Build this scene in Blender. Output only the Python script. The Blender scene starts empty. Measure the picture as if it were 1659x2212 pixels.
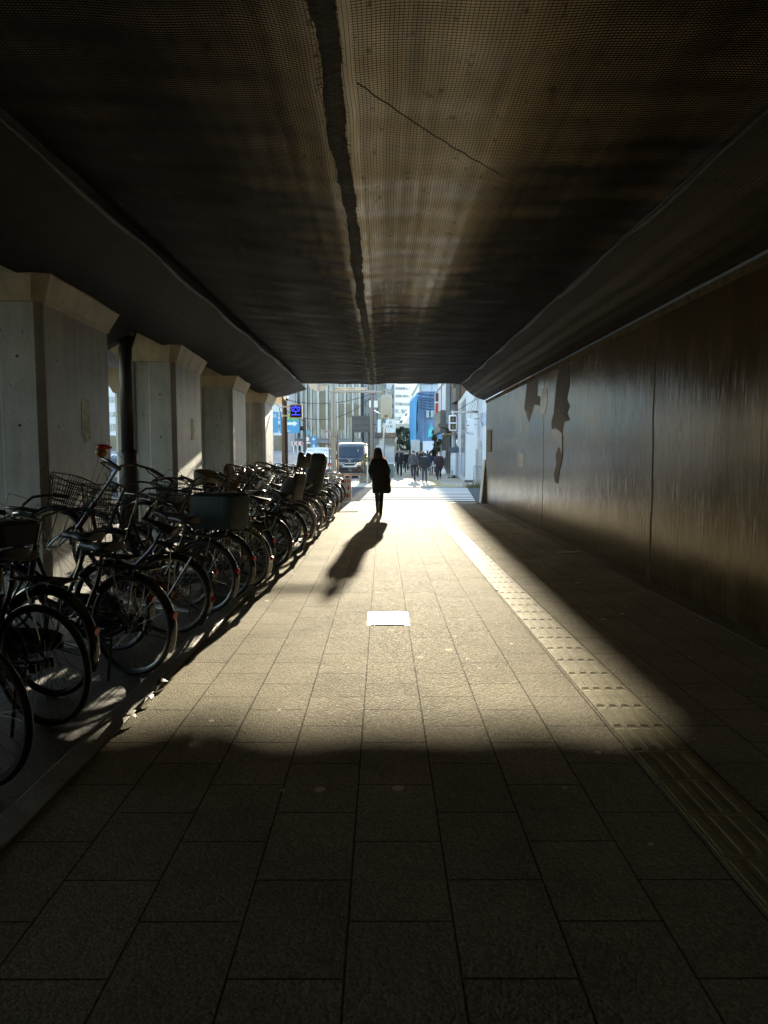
EXPOSURE = 2.5
import bpy, bmesh, math, random
from mathutils import Vector, Matrix, Quaternion
random.seed(7)
R = math.radians
PI = math.pi
SC = bpy.context.scene
COL = SC.collection
CAMH, FPX = 1.45, 1534.0
PITCH = math.atan((1106-982)/FPX)
YAW = math.atan((829.5-826)/FPX)

def at(px, py, d):
    """point at distance d down the street on the sight line of a place measured on the photo (1659 x 2212)"""
    v = Vector(((px-829.5)/FPX, 1.0, -(py-1106)/FPX))
    v = Matrix.Rotation(-YAW, 3, 'Z') @ (Matrix.Rotation(-PITCH, 3, 'X') @ v)
    return Vector((0, 0, CAMH)) + v*(d/v.y)

# ---------------------------------------------------------------- materials
M = {}
def nodes(m):
    m.use_nodes = True
    return m.node_tree.nodes, m.node_tree.links
def mat(name, col, rough=.6, metal=0., spec=.5, var=.15, scale=6., bump=0., bscale=40., stretch=(1,1,1), coat=0., emit=None, estr=1., trans=0.):
    if name in M: return M[name]
    m = bpy.data.materials.new(name); N, L = nodes(m)
    b = N['Principled BSDF']
    b.inputs['Roughness'].default_value = rough
    b.inputs['Metallic'].default_value = metal
    b.inputs['Specular IOR Level'].default_value = spec
    b.inputs['Coat Weight'].default_value = coat
    b.inputs['Transmission Weight'].default_value = trans
    tc = N.new('ShaderNodeTexCoord'); mp = N.new('ShaderNodeMapping')
    mp.inputs['Scale'].default_value = stretch
    L.new(tc.outputs['Object'], mp.inputs['Vector'])
    nz = N.new('ShaderNodeTexNoise'); nz.inputs['Scale'].default_value = scale; nz.inputs['Detail'].default_value = 5
    L.new(mp.outputs[0], nz.inputs['Vector'])
    r = N.new('ShaderNodeValToRGB')
    r.color_ramp.elements[0].position = .3; r.color_ramp.elements[1].position = .7
    r.color_ramp.elements[0].color = tuple(max(0, c*(1-var)) for c in col)+(1,)
    r.color_ramp.elements[1].color = tuple(min(1, c*(1+var)) for c in col)+(1,)
    L.new(nz.outputs['Fac'], r.inputs['Fac']); L.new(r.outputs[0], b.inputs['Base Color'])
    if bump:
        n2 = N.new('ShaderNodeTexNoise'); n2.inputs['Scale'].default_value = bscale; n2.inputs['Detail'].default_value = 4
        L.new(mp.outputs[0], n2.inputs['Vector'])
        bp = N.new('ShaderNodeBump'); bp.inputs['Strength'].default_value = bump; bp.inputs['Distance'].default_value = .02
        L.new(n2.outputs['Fac'], bp.inputs['Height']); L.new(bp.outputs[0], b.inputs['Normal'])
    if emit:
        b.inputs['Emission Color'].default_value = emit+(1,); b.inputs['Emission Strength'].default_value = estr
    M[name] = m
    return m

def math_node(N, L, op, a, b=None, c=None):
    n = N.new('ShaderNodeMath'); n.operation = op
    for i, x in enumerate((a, b, c)):
        if x is None: continue
        if isinstance(x, (int, float)): n.inputs[i].default_value = x
        else: L.new(x, n.inputs[i])
    return n.outputs[0]
def mixc(N, L, f, a, b, mode='MIX'):
    n = N.new('ShaderNodeMix'); n.data_type = 'RGBA'; n.blend_type = mode
    if isinstance(f, (int, float)): n.inputs[0].default_value = f
    else: L.new(f, n.inputs[0])
    for i, x in ((6, a), (7, b)):
        if isinstance(x, tuple): n.inputs[i].default_value = x+(1,)
        else: L.new(x, n.inputs[i])
    return n.outputs[2]
def noise(N, L, vec, scale, detail=4, rough=.5):
    n = N.new('ShaderNodeTexNoise'); n.inputs['Scale'].default_value = scale
    n.inputs['Detail'].default_value = detail; n.inputs['Roughness'].default_value = rough
    L.new(vec, n.inputs['Vector']); return n.outputs['Fac']
def mapping(N, L, vec, sc=(1,1,1), loc=(0,0,0)):
    n = N.new('ShaderNodeMapping'); n.inputs['Scale'].default_value = sc; n.inputs['Location'].default_value = loc
    L.new(vec, n.inputs['Vector']); return n.outputs[0]
def ramp(N, L, fac, stops):
    n = N.new('ShaderNodeValToRGB'); e = n.color_ramp.elements
    while len(e) < len(stops): e.new(.5)
    for k, (p, c) in enumerate(stops):
        e[k].position = p; e[k].color = (c if isinstance(c, tuple) else (c, c, c))+(1,)
    L.new(fac, n.inputs['Fac']); return n.outputs[0]
def bump(N, L, h, strength, dist, prev=None):
    n = N.new('ShaderNodeBump'); n.inputs['Strength'].default_value = strength; n.inputs['Distance'].default_value = dist
    L.new(h, n.inputs['Height'])
    if prev is not None: L.new(prev, n.inputs['Normal'])
    return n.outputs[0]

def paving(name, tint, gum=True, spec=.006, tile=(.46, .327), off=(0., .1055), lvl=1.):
    m = bpy.data.materials.new(name); N, L = nodes(m); b = N['Principled BSDF']
    g = N.new('ShaderNodeNewGeometry'); sp = N.new('ShaderNodeSeparateXYZ'); L.new(g.outputs['Position'], sp.inputs[0])
    cb = N.new('ShaderNodeCombineXYZ')
    L.new(math_node(N, L, 'ADD', sp.outputs[1], 40+off[0]), cb.inputs[0])
    L.new(math_node(N, L, 'ADD', sp.outputs[0], tile[1]*60+off[1]), cb.inputs[1])
    br = N.new('ShaderNodeTexBrick'); L.new(cb.outputs[0], br.inputs['Vector'])
    br.offset = .47
    for k, v in (('Scale', 1.), ('Mortar Size', .0043), ('Mortar Smooth', .3), ('Bias', 0.), ('Brick Width', tile[0]), ('Row Height', tile[1])):
        br.inputs[k].default_value = v
    br.inputs['Color1'].default_value = tuple(c*.93 for c in tint)+(1,); br.inputs['Color2'].default_value = tuple(c*1.06 for c in tint)+(1,)
    br.inputs['Mortar'].default_value = tuple(c*.3 for c in tint)+(1,)
    pos = g.outputs['Position']
    vo = N.new('ShaderNodeTexVoronoi'); vo.inputs['Scale'].default_value = 95; L.new(pos, vo.inputs['Vector'])
    sv = N.new('ShaderNodeSeparateColor'); L.new(vo.outputs['Color'], sv.inputs[0])
    grain = ramp(N, L, sv.outputs[0], [(0., .74), (.6, .98), (1., 1.2)])
    big = ramp(N, L, noise(N, L, pos, 1.3, 7, .65), [(.3, .74), (.52, 1.), (.7, 1.14)])
    c = mixc(N, L, 1., br.outputs['Color'], grain, 'MULTIPLY')
    c = mixc(N, L, 1., c, big, 'MULTIPLY')
    if gum:
        v2 = N.new('ShaderNodeTexVoronoi'); v2.inputs['Scale'].default_value = 5.; L.new(mapping(N, L, pos, (1, 1, 0)), v2.inputs['Vector'])
        s2 = N.new('ShaderNodeSeparateColor'); L.new(v2.outputs['Color'], s2.inputs[0])
        rad = math_node(N, L, 'MULTIPLY', math_node(N, L, 'POWER', s2.outputs[1], 2.4), .17)
        wob = math_node(N, L, 'ADD', v2.outputs['Distance'], math_node(N, L, 'MULTIPLY', noise(N, L, pos, 45, 2), .02))
        spot = math_node(N, L, 'LESS_THAN', wob, rad)
        c = mixc(N, L, math_node(N, L, 'MULTIPLY', spot, .75), c, tuple(min(1, x*2.5) for x in tint))
    L.new(c, b.inputs['Base Color'])
    b.inputs['Roughness'].default_value = .5
    rr = math_node(N, L, 'ADD', math_node(N, L, 'MULTIPLY', sv.outputs[1], .25), .70)
    L.new(rr, b.inputs['Roughness'])
    b.inputs['Specular IOR Level'].default_value = spec
    bm_ = bump(N, L, math_node(N, L, 'SUBTRACT', 1., br.outputs['Fac']), .9, .006)
    h2 = math_node(N, L, 'ADD', math_node(N, L, 'MULTIPLY', vo.outputs['Distance'], -1.), math_node(N, L, 'MULTIPLY', noise(N, L, pos, 160, 2), .6))
    bm_ = bump(N, L, h2, .5*lvl, .006, bm_)
    L.new(bm_, b.inputs['Normal'])
    M[name] = m
    return m

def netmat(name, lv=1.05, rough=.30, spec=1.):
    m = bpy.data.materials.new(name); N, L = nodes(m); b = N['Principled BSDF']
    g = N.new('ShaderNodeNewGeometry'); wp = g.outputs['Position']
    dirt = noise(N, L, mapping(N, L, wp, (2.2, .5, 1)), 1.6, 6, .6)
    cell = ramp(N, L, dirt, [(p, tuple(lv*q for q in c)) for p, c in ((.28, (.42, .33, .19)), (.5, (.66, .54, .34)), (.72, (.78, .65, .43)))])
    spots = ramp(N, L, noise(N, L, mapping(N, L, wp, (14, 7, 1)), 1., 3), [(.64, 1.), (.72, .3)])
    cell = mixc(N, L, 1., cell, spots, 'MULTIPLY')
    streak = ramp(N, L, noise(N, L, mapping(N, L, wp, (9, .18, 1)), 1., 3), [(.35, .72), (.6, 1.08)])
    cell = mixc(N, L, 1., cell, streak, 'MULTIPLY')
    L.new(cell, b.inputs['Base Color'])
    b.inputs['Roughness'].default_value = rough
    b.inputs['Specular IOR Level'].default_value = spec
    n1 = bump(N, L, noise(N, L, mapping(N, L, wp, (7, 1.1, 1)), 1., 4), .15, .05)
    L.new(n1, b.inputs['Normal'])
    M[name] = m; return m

def wallmat(name):
    m = bpy.data.materials.new(name); N, L = nodes(m); b = N['Principled BSDF']
    g = N.new('ShaderNodeNewGeometry'); wp = g.outputs['Position']
    st = noise(N, L, mapping(N, L, wp, (1, 2.6, .55)), 1.4, 6, .62)
    fine = noise(N, L, mapping(N, L, wp, (1, 22., 1.6)), 1., 5, .6)
    blot = noise(N, L, wp, .8, 5, .6)
    c = ramp(N, L, st, [(.25, (.056, .038, .017)), (.5, (.080, .057, .028)), (.75, (.11, .081, .043))])
    c = mixc(N, L, 1., c, ramp(N, L, blot, [(.3, .62), (.7, 1.2)]), 'MULTIPLY')
    L.new(c, b.inputs['Base Color'])
    rg = ramp(N, L, math_node(N, L, 'ADD', math_node(N, L, 'MULTIPLY', fine, .5), math_node(N, L, 'MULTIPLY', blot, .5)), [(.32, .10), (.55, .19), (.72, .34)])
    L.new(rg, b.inputs['Roughness'])
    b.inputs['Specular IOR Level'].default_value = .9
    b.inputs['Specular Tint'].default_value = (1., .86, .62, 1)
    n1 = bump(N, L, fine, .12, .02)
    n1 = bump(N, L, ramp(N, L, noise(N, L, mapping(N, L, wp, (1, 34., 3.2)), 1., 3), [(.58, 0.), (.72, 1.)]), .13, .012, n1)
    n1 = bump(N, L, noise(N, L, mapping(N, L, wp, (1, 1.2, .6)), 1.2, 4), .25, .05, n1)
    L.new(n1, b.inputs['Normal'])
    M[name] = m; return m

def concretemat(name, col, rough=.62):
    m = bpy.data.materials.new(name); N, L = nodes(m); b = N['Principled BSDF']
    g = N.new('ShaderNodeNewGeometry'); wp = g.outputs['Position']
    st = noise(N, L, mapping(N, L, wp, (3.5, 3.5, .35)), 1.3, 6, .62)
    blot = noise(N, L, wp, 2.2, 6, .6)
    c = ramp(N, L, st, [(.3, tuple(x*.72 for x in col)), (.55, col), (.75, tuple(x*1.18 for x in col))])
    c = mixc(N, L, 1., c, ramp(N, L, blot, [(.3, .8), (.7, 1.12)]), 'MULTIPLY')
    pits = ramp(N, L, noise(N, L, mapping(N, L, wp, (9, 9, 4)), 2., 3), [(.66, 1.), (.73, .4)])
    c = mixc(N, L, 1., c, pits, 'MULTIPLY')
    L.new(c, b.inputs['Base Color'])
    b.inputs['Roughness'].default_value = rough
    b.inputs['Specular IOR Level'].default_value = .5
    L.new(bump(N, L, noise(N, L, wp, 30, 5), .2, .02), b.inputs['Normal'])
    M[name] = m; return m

# ---------------------------------------------------------------- geometry helpers
class MB:
    def __init__(s): s.v = []; s.f = []; s.mi = []; s.cur = 0
    def add(s, vs, fs):
        o = len(s.v); s.v += [tuple(v) for v in vs]
        for f in fs: s.f.append(tuple(i+o for i in f)); s.mi.append(s.cur)
        return s
    def box(s, c, d, rot=None):
        c = Vector(c); h = Vector(d)/2
        vs = [Vector((x*h.x, y*h.y, z*h.z)) for x in (-1, 1) for y in (-1, 1) for z in (-1, 1)]
        if rot is not None: vs = [rot @ v for v in vs]
        return s.add([v+c for v in vs], [(0,1,3,2),(4,6,7,5),(0,4,5,1),(2,3,7,6),(0,2,6,4),(1,5,7,3)])
    def bx(s, x0, x1, y0, y1, z0, z1): return s.box(((x0+x1)/2, (y0+y1)/2, (z0+z1)/2), (abs(x1-x0), abs(y1-y0), abs(z1-z0)))
    def loft(s, rings, caps=True, closed=False):
        n = len(rings[0]); vs = [p for r in rings for p in r]; fs = []
        m = len(rings)
        for i in range(m if closed else m-1):
            a, b = i*n, ((i+1) % m)*n
            for j in range(n):
                k = (j+1) % n; fs.append((a+j, a+k, b+k, b+j))
        if caps and not closed:
            fs.append(tuple(reversed(range(n)))); fs.append(tuple(range((m-1)*n, m*n)))
        return s.add(vs, fs)
    def tube(s, pts, r, n=6, closed=False):
        pts = [Vector(p) for p in pts]; m = len(pts)
        rs = r if isinstance(r, (list, tuple)) else [r]*m
        rings = []; up = None
        for i, p in enumerate(pts):
            if closed: t = pts[(i+1) % m]-pts[i-1]
            else: t = pts[min(i+1, m-1)]-pts[max(i-1, 0)]
            if t.length < 1e-9: t = Vector((0, 0, 1))
            t.normalize()
            if up is None:
                up = Vector((0, 0, 1)) if abs(t.z) < .9 else Vector((0, 1, 0))
            u = up - t*up.dot(t)
            if u.length < 1e-6: u = t.orthogonal()
            u.normalize(); w = t.cross(u); up = u
            rings.append([p+(u*math.cos(2*PI*j/n)+w*math.sin(2*PI*j/n))*rs[i] for j in range(n)])
        return s.loft(rings, closed=closed)
    def cyl(s, a, b, r0, r1=None, n=12): return s.tube([a, b], [r0, r0 if r1 is None else r1], n)
    def arc(s, c, rad, a0, a1, r, axis='y', k=20, n=6, sq=None):
        pts = []
        full = abs(abs(a1-a0)-2*PI) < 1e-6
        for i in range(k if full else k+1):
            a = a0+(a1-a0)*i/k; u, w = rad*math.cos(a), rad*math.sin(a)
            pts.append((c[0]+u, c[1], c[2]+w) if axis == 'y' else ((c[0], c[1]+u, c[2]+w) if axis == 'x' else (c[0]+u, c[1]+w, c[2])))
        return s.tube(pts, r, n, closed=full)
    def sphere(s, c, r, n=12, m=8):
        if not isinstance(r, (tuple, list)): r = (r, r, r)
        rings = []
        for i in range(m+1):
            a = -PI/2+PI*i/m; k = max(math.cos(a), .002)
            rings.append([(c[0]+r[0]*k*math.cos(2*PI*j/n), c[1]+r[1]*k*math.sin(2*PI*j/n), c[2]+r[2]*math.sin(a)) for j in range(n)])
        return s.loft(rings)
    def capsule(s, a, b, r0, r1):
        a, b = Vector(a), Vector(b); s.sphere(a, r0, 10, 6); s.sphere(b, r1, 10, 6)
        if (b-a).length > 1e-4: s.tube([a, b], [r0, r1], 10)
        return s
    def prism(s, poly, a, b, fn):
        """poly: 2D list; fn(u,v,w)->point; extruded w from a to b"""
        n = len(poly)
        vs = [fn(u, v, a) for u, v in poly]+[fn(u, v, b) for u, v in poly]
        fs = [(j, (j+1) % n, n+(j+1) % n, n+j) for j in range(n)]
        fs += [tuple(reversed(range(n))), tuple(range(n, 2*n))]
        return s.add(vs, fs)
    def quad(s, a, b, c, d): return s.add([a, b, c, d], [(0, 1, 2, 3)])
    def mesh(s, name, bevel=0., smooth=False, seg=2):
        me = bpy.data.meshes.new(name); me.from_pydata(s.v, [], s.f)
        for p, i in zip(me.polygons, s.mi): p.material_index = i
        bm = bmesh.new(); bm.from_mesh(me)
        bmesh.ops.recalc_face_normals(bm, faces=bm.faces)
        if bevel: bmesh.ops.bevel(bm, geom=list(bm.edges), offset=bevel, segments=seg, affect='EDGES', profile=.6, clamp_overlap=True)
        for f in bm.faces: f.smooth = smooth
        bm.to_mesh(me); bm.free()
        return me
    def build(s, name, mats, parent=None, bevel=0., smooth=False, seg=2):
        return obj(name, s.mesh(name, bevel, smooth, seg), mats, parent)
def obj(name, me, mats, parent=None):
    o = bpy.data.objects.new(name, me); COL.objects.link(o)
    if not isinstance(mats, (list, tuple)): mats = [mats]
    if mats and mats[0] is not None and not me.materials:
        for m in mats: me.materials.append(m)
    if parent is not None: o.parent = parent
    return o
def autosmooth(o, ang=40):
    me = o.data
    me.polygons.foreach_set('use_smooth', [True]*len(me.polygons))
    try: me.set_sharp_from_angle(angle=R(ang))
    except Exception: pass
    return o
def tag(o, label=None, cat=None, group=None, kind=None):
    if label: o['label'] = label
    if cat: o['category'] = cat
    if group: o['group'] = group
    if kind: o['kind'] = kind
    return o
def empty(name, loc=(0, 0, 0), rz=0., label=None, cat=None, group=None):
    o = bpy.data.objects.new(name, None); COL.objects.link(o); o.location = loc; o.rotation_euler = (0, 0, rz)
    o.empty_display_size = .2
    return tag(o, label, cat, group)
def ell(cx, cy, z, rx, ry, n=20, p=2.):
    out = []
    for j in range(n):
        a = 2*PI*j/n; c, q = math.cos(a), math.sin(a)
        out.append((cx+rx*math.copysign(abs(c)**(2/p), c), cy+ry*math.copysign(abs(q)**(2/p), q), z))
    return out
def text_mesh(name, body, size, depth=.004, align='CENTER'):
    cu = bpy.data.curves.new(name, 'FONT'); cu.body = body; cu.size = size; cu.extrude = depth/2
    cu.align_x = align; cu.align_y = 'CENTER'; cu.resolution_u = 3
    o = bpy.data.objects.new(name, cu); COL.objects.link(o)
    dg = bpy.context.evaluated_depsgraph_get(); dg.update()
    me = bpy.data.meshes.new_from_object(o.evaluated_get(dg)); me.name = name
    bpy.data.objects.remove(o); bpy.data.curves.remove(cu)
    me.materials.clear()
    return me
FACE = Matrix.Rotation(PI/2, 4, 'X')      # text standing upright, read from the -Y side
def text(name, body, size, loc, m, parent, rot=None, depth=.004):
    o = obj(name, text_mesh(name, body, size, depth), m, parent)
    o.matrix_local = Matrix.Translation(loc) @ (rot if rot is not None else Matrix.Identity(4)) @ FACE
    return o
def remesh(name, mb, voxel, m, parent, smooth=4):
    me = mb.mesh(name+'_src'); o = bpy.data.objects.new(name, me); COL.objects.link(o)
    r = o.modifiers.new('r', 'REMESH'); r.mode = 'VOXEL'; r.voxel_size = voxel; r.use_smooth_shade = True
    s = o.modifiers.new('s', 'SMOOTH'); s.factor = .5; s.iterations = smooth
    dg = bpy.context.evaluated_depsgraph_get(); dg.update()
    nm = bpy.data.meshes.new_from_object(o.evaluated_get(dg)); nm.name = name
    bpy.data.objects.remove(o); bpy.data.meshes.remove(me)
    nm.materials.clear(); nm.polygons.foreach_set('use_smooth', [True]*len(nm.polygons))
    return obj(name, nm, m, parent)
# ---------------------------------------------------------------- camera, light
cam = bpy.data.cameras.new('camera'); co = bpy.data.objects.new('camera', cam); COL.objects.link(co)
cam.sensor_fit = 'HORIZONTAL'; cam.sensor_width = 36; cam.lens = 36*FPX/1659
cam.clip_start = .05; cam.clip_end = 3000
co.location = (0, 0, CAMH); co.rotation_euler = (PI/2-PITCH, 0, -YAW)
SC.camera = co
SUN_EL, SUN_AZ = R(11.35), R(2.1)
S = Vector((math.sin(SUN_AZ)*math.cos(SUN_EL), math.cos(SUN_AZ)*math.cos(SUN_EL), math.sin(SUN_EL)))
sl = bpy.data.lights.new('sun', 'SUN'); so = bpy.data.objects.new('sun', sl); COL.objects.link(so)
sl.energy = 5.0; sl.angle = R(.48); sl.color = (1., .89, .68)
so.rotation_euler = (-S).to_track_quat('-Z', 'Y').to_euler()
so.location = (0, 0, 60)
W = bpy.data.worlds.new('World'); SC.world = W; W.use_nodes = True
wn, wl = W.node_tree.nodes, W.node_tree.links
sky = wn.new('ShaderNodeTexSky'); sky.sky_type = 'NISHITA'; sky.sun_disc = False
sky.sun_elevation = SUN_EL; sky.sun_rotation = SUN_AZ
wl.new(sky.outputs[0], wn['Background'].inputs['Color']); wn['Background'].inputs['Strength'].default_value = .15
SC.view_settings.view_transform = 'Standard'; SC.view_settings.look = 'None'
SC.view_settings.exposure = EXPOSURE; SC.view_settings.gamma = 1
SC.cycles.use_denoising = True
SC.cycles.max_bounces = 8; SC.cycles.diffuse_bounces = 5; SC.cycles.glossy_bounces = 4
SC.cycles.transparent_max_bounces = 8
SC.cycles.sample_clamp_indirect = 6

# ---------------------------------------------------------------- materials used in many places
PAVE = paving('granite paving', (.235, .212, .16))
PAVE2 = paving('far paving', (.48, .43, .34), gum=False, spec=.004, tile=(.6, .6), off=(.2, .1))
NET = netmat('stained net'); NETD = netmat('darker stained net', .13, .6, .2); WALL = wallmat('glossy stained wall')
CONC = concretemat('pillar concrete', (.34, .33, .305), .45); CONC_C = concretemat('pillar cap concrete', (.40, .33, .22))
DECK = concretemat('deck concrete', (.10, .09, .075))
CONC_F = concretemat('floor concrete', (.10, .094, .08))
KERB = concretemat('kerb concrete', (.20, .18, .14))
ASPH = mat('asphalt', (.12, .12, .115), .8, spec=0., var=.3, scale=30, bump=.4, bscale=120)
PAINT = mat('road paint', (.80, .78, .72), .8, spec=0., var=.08, scale=12)
STEEL = mat('galvanised steel', (.42, .43, .42), .45, .6, var=.15, scale=9)
STEELG = mat('grey painted steel', (.38, .39, .37), .5, 0., var=.12, scale=7)
CHROME = mat('chrome', (.5, .5, .49), .18, 1., var=.05)
BLACK = mat('black enamel', (.012, .012, .012), .22, 0., var=.2, coat=.5)
DARK = mat('dark steel paint', (.018, .016, .014), .4, 0., var=.2)
RUBBER = mat('tyre rubber', (.016, .015, .014), .6, 0., var=.2)
PLASTIC = mat('black plastic', (.014, .014, .014), .4, 0., var=.15)
CREAM = mat('cream paint', (.62, .56, .42), .45, var=.1)
WHITE = mat('white paint', (.78, .78, .76), .45, var=.05)
RUST = mat('rusty steel', (.24, .14, .07), .8, .1, var=.5, scale=14, bump=.3)
RED = mat('red plastic', (.55, .03, .03), .3, var=.1)
REDW = mat('red reflector', (.28, .01, .01), .15, var=.05)
GLASSD = mat('dark window glass', (.035, .045, .05), .06, 0., spec=.8, var=.2)
YEL = mat('tactile yellow', (.215, .19, .115), .75, spec=.02, var=.25, scale=5, bump=.25, bscale=90)
FABRIC = mat('black fabric', (.012, .012, .013), .8, var=.3, scale=20, bump=.4, bscale=25)

# ---------------------------------------------------------------- setting: ground, pavements, kerbs
def sheet(name, x0, x1, y0, y1, z, m, nx=1, ny=1):
    b = MB()
    for i in range(nx):
        for j in range(ny):
            xa, xb = x0+(x1-x0)*i/nx, x0+(x1-x0)*(i+1)/nx; ya, yb = y0+(y1-y0)*j/ny, y0+(y1-y0)*(j+1)/ny
            b.quad((xa, ya, z), (xb, ya, z), (xb, yb, z), (xa, yb, z))
    return tag(b.build(name, m), kind='structure')
sheet('ground', -600, 600, -300, 900, -.16, ASPH)
sheet('road', -60, 60, -60, 260, -.014, ASPH)
sheet('main_road', -60, -1.42, 31.9, 260, -.0095, mat('worn wet-look asphalt', (.09, .09, .088), .55, spec=.5, var=.3, scale=30, bump=.4, bscale=120))
b = MB(); b.bx(-1.39, 2.84, -26, 21.55, -.12, 0.); tag(b.build('pavement', PAVE), kind='structure')
b = MB(); b.bx(2.84, 3.05, -26, 21.55, -.12, .012); tag(b.build('gutter_stones', paving('edge stone', (.15, .13, .10), gum=False, tile=(.62, .5), off=(0, 0))), kind='structure')
b = MB(); b.bx(-1.53, -1.39, -26, 21.3, -.12, .012); b.bx(-1.6, 3.05, 21.55, 21.72, -.12, -.002); tag(b.build('kerb', KERB, bevel=.008), kind='structure')
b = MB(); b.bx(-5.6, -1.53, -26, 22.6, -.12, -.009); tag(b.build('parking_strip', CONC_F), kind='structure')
# tactile guide strip: blocks with four raised bars
b = MB(); y = -10.1
while y < 21.3:
    b.bx(1.222, 1.508, y, y+.302, -.01, .004)
    for k in range(4):
        cx = 1.222+.286*(k+.5)/4
        b.add([(cx-.024, y+.010, .0041), (cx+.024, y+.010, .0041), (cx+.024, y+.298, .0041), (cx-.024, y+.298, .0041),
               (cx-.017, y+.033, .0078), (cx+.017, y+.033, .0078), (cx+.017, y+.275, .0078), (cx-.017, y+.275, .0078)],
              [(4,5,6,7),(0,1,5,4),(1,2,6,5),(2,3,7,6),(3,0,4,7)])
    y += .306
tag(b.build('tactile_paving', YEL), kind='structure')
# dropped kerb dots before the crossing and crossing stripes
b = MB()
for k in range(10):
    y0 = 22.5+k*.92; xr = 2.95+.09*(k*.92)
    b.quad((-.72+.03*k, y0, -.010), (xr, y0, -.010), (xr+.04, y0+.46, -.010), (-.70+.03*k, y0+.46, -.010))
b.quad((3.6, 26.2, -.01), (9, 26.2, -.01), (9, 26.4, -.01), (3.6, 26.4, -.01))
tag(b.build('crossing', PAINT), kind='structure')
b = MB()
b.add([(-1.35, 31.9, -.05), (9, 31.9, -.05), (9, 140, -.05), (-1.35, 140, -.05), (-1.35, 31.9, .004), (9, 31.9, .004), (9, 140, .004), (-1.35, 140, .004)],
      [(4,5,6,7),(0,1,5,4),(1,2,6,5),(3,0,4,7)])
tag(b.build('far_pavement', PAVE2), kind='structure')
b = MB()
for x0, x1, y0, y1 in ((2.62, 2.92, 34.6, 44.),):
    for k in range(4): b.bx(x0+.075*k, x0+.075*k+.04, y0, y1, .003, .012)
b.bx(2.6, 2.95, 34.6, 44, 0, .007)
b.bx(2.3, 3.4, 32.6, 34.2, 0, .008)
for i in range(6):
    for j in range(9): b.bx(2.36+.18*i, 2.44+.18*i, 32.66+.17*j, 32.74+.17*j, .006, .013)
for i in range(24): b.bx(1.6+.12*i, 1.67+.12*i, 32.05, 32.16, 0, .012)
for i in range(24): b.bx(1.3+.065*i, 1.34+.065*i, 21.25, 21.33, 0, .006)
tag(b.build('far_tactile_paving', mat('worn tactile', (.42, .36, .2), .7, spec=0., var=.15)), kind='structure')
# median with grass, roadside island
b = MB(); b.prism([(-16, 52), (-5.6, 40), (-5.2, 41.2), (-6.0, 60), (-16, 74)], -.05, .16, lambda u, v, w: (u, v, w))
tag(b.build('median_island', KERB), kind='structure')
b = MB(); rg = random.Random(3)
for k in range(5200):
    t = rg.random(); y0 = 41.3+t*26; lo = max(-15.5, -5.6-(y0-40)*.85); hi = -5.5-(y0-40)*.022
    x0 = lo+(hi-lo)*rg.random(); h = .16+.3*rg.random(); a = rg.random()*PI; w = .03+.03*rg.random()
    dx, dy = w*math.cos(a), w*math.sin(a); lx, ly = rg.uniform(-.09, .09), rg.uniform(-.09, .09)
    b.add([(x0-dx, y0-dy, .15), (x0+dx, y0+dy, .15), (x0+lx, y0+ly, .15+h)], [(0, 1, 2)])
tag(b.build('grass', mat('grass', (.075, .10, .035), .7, var=.5, scale=2.)), kind='stuff')

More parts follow.
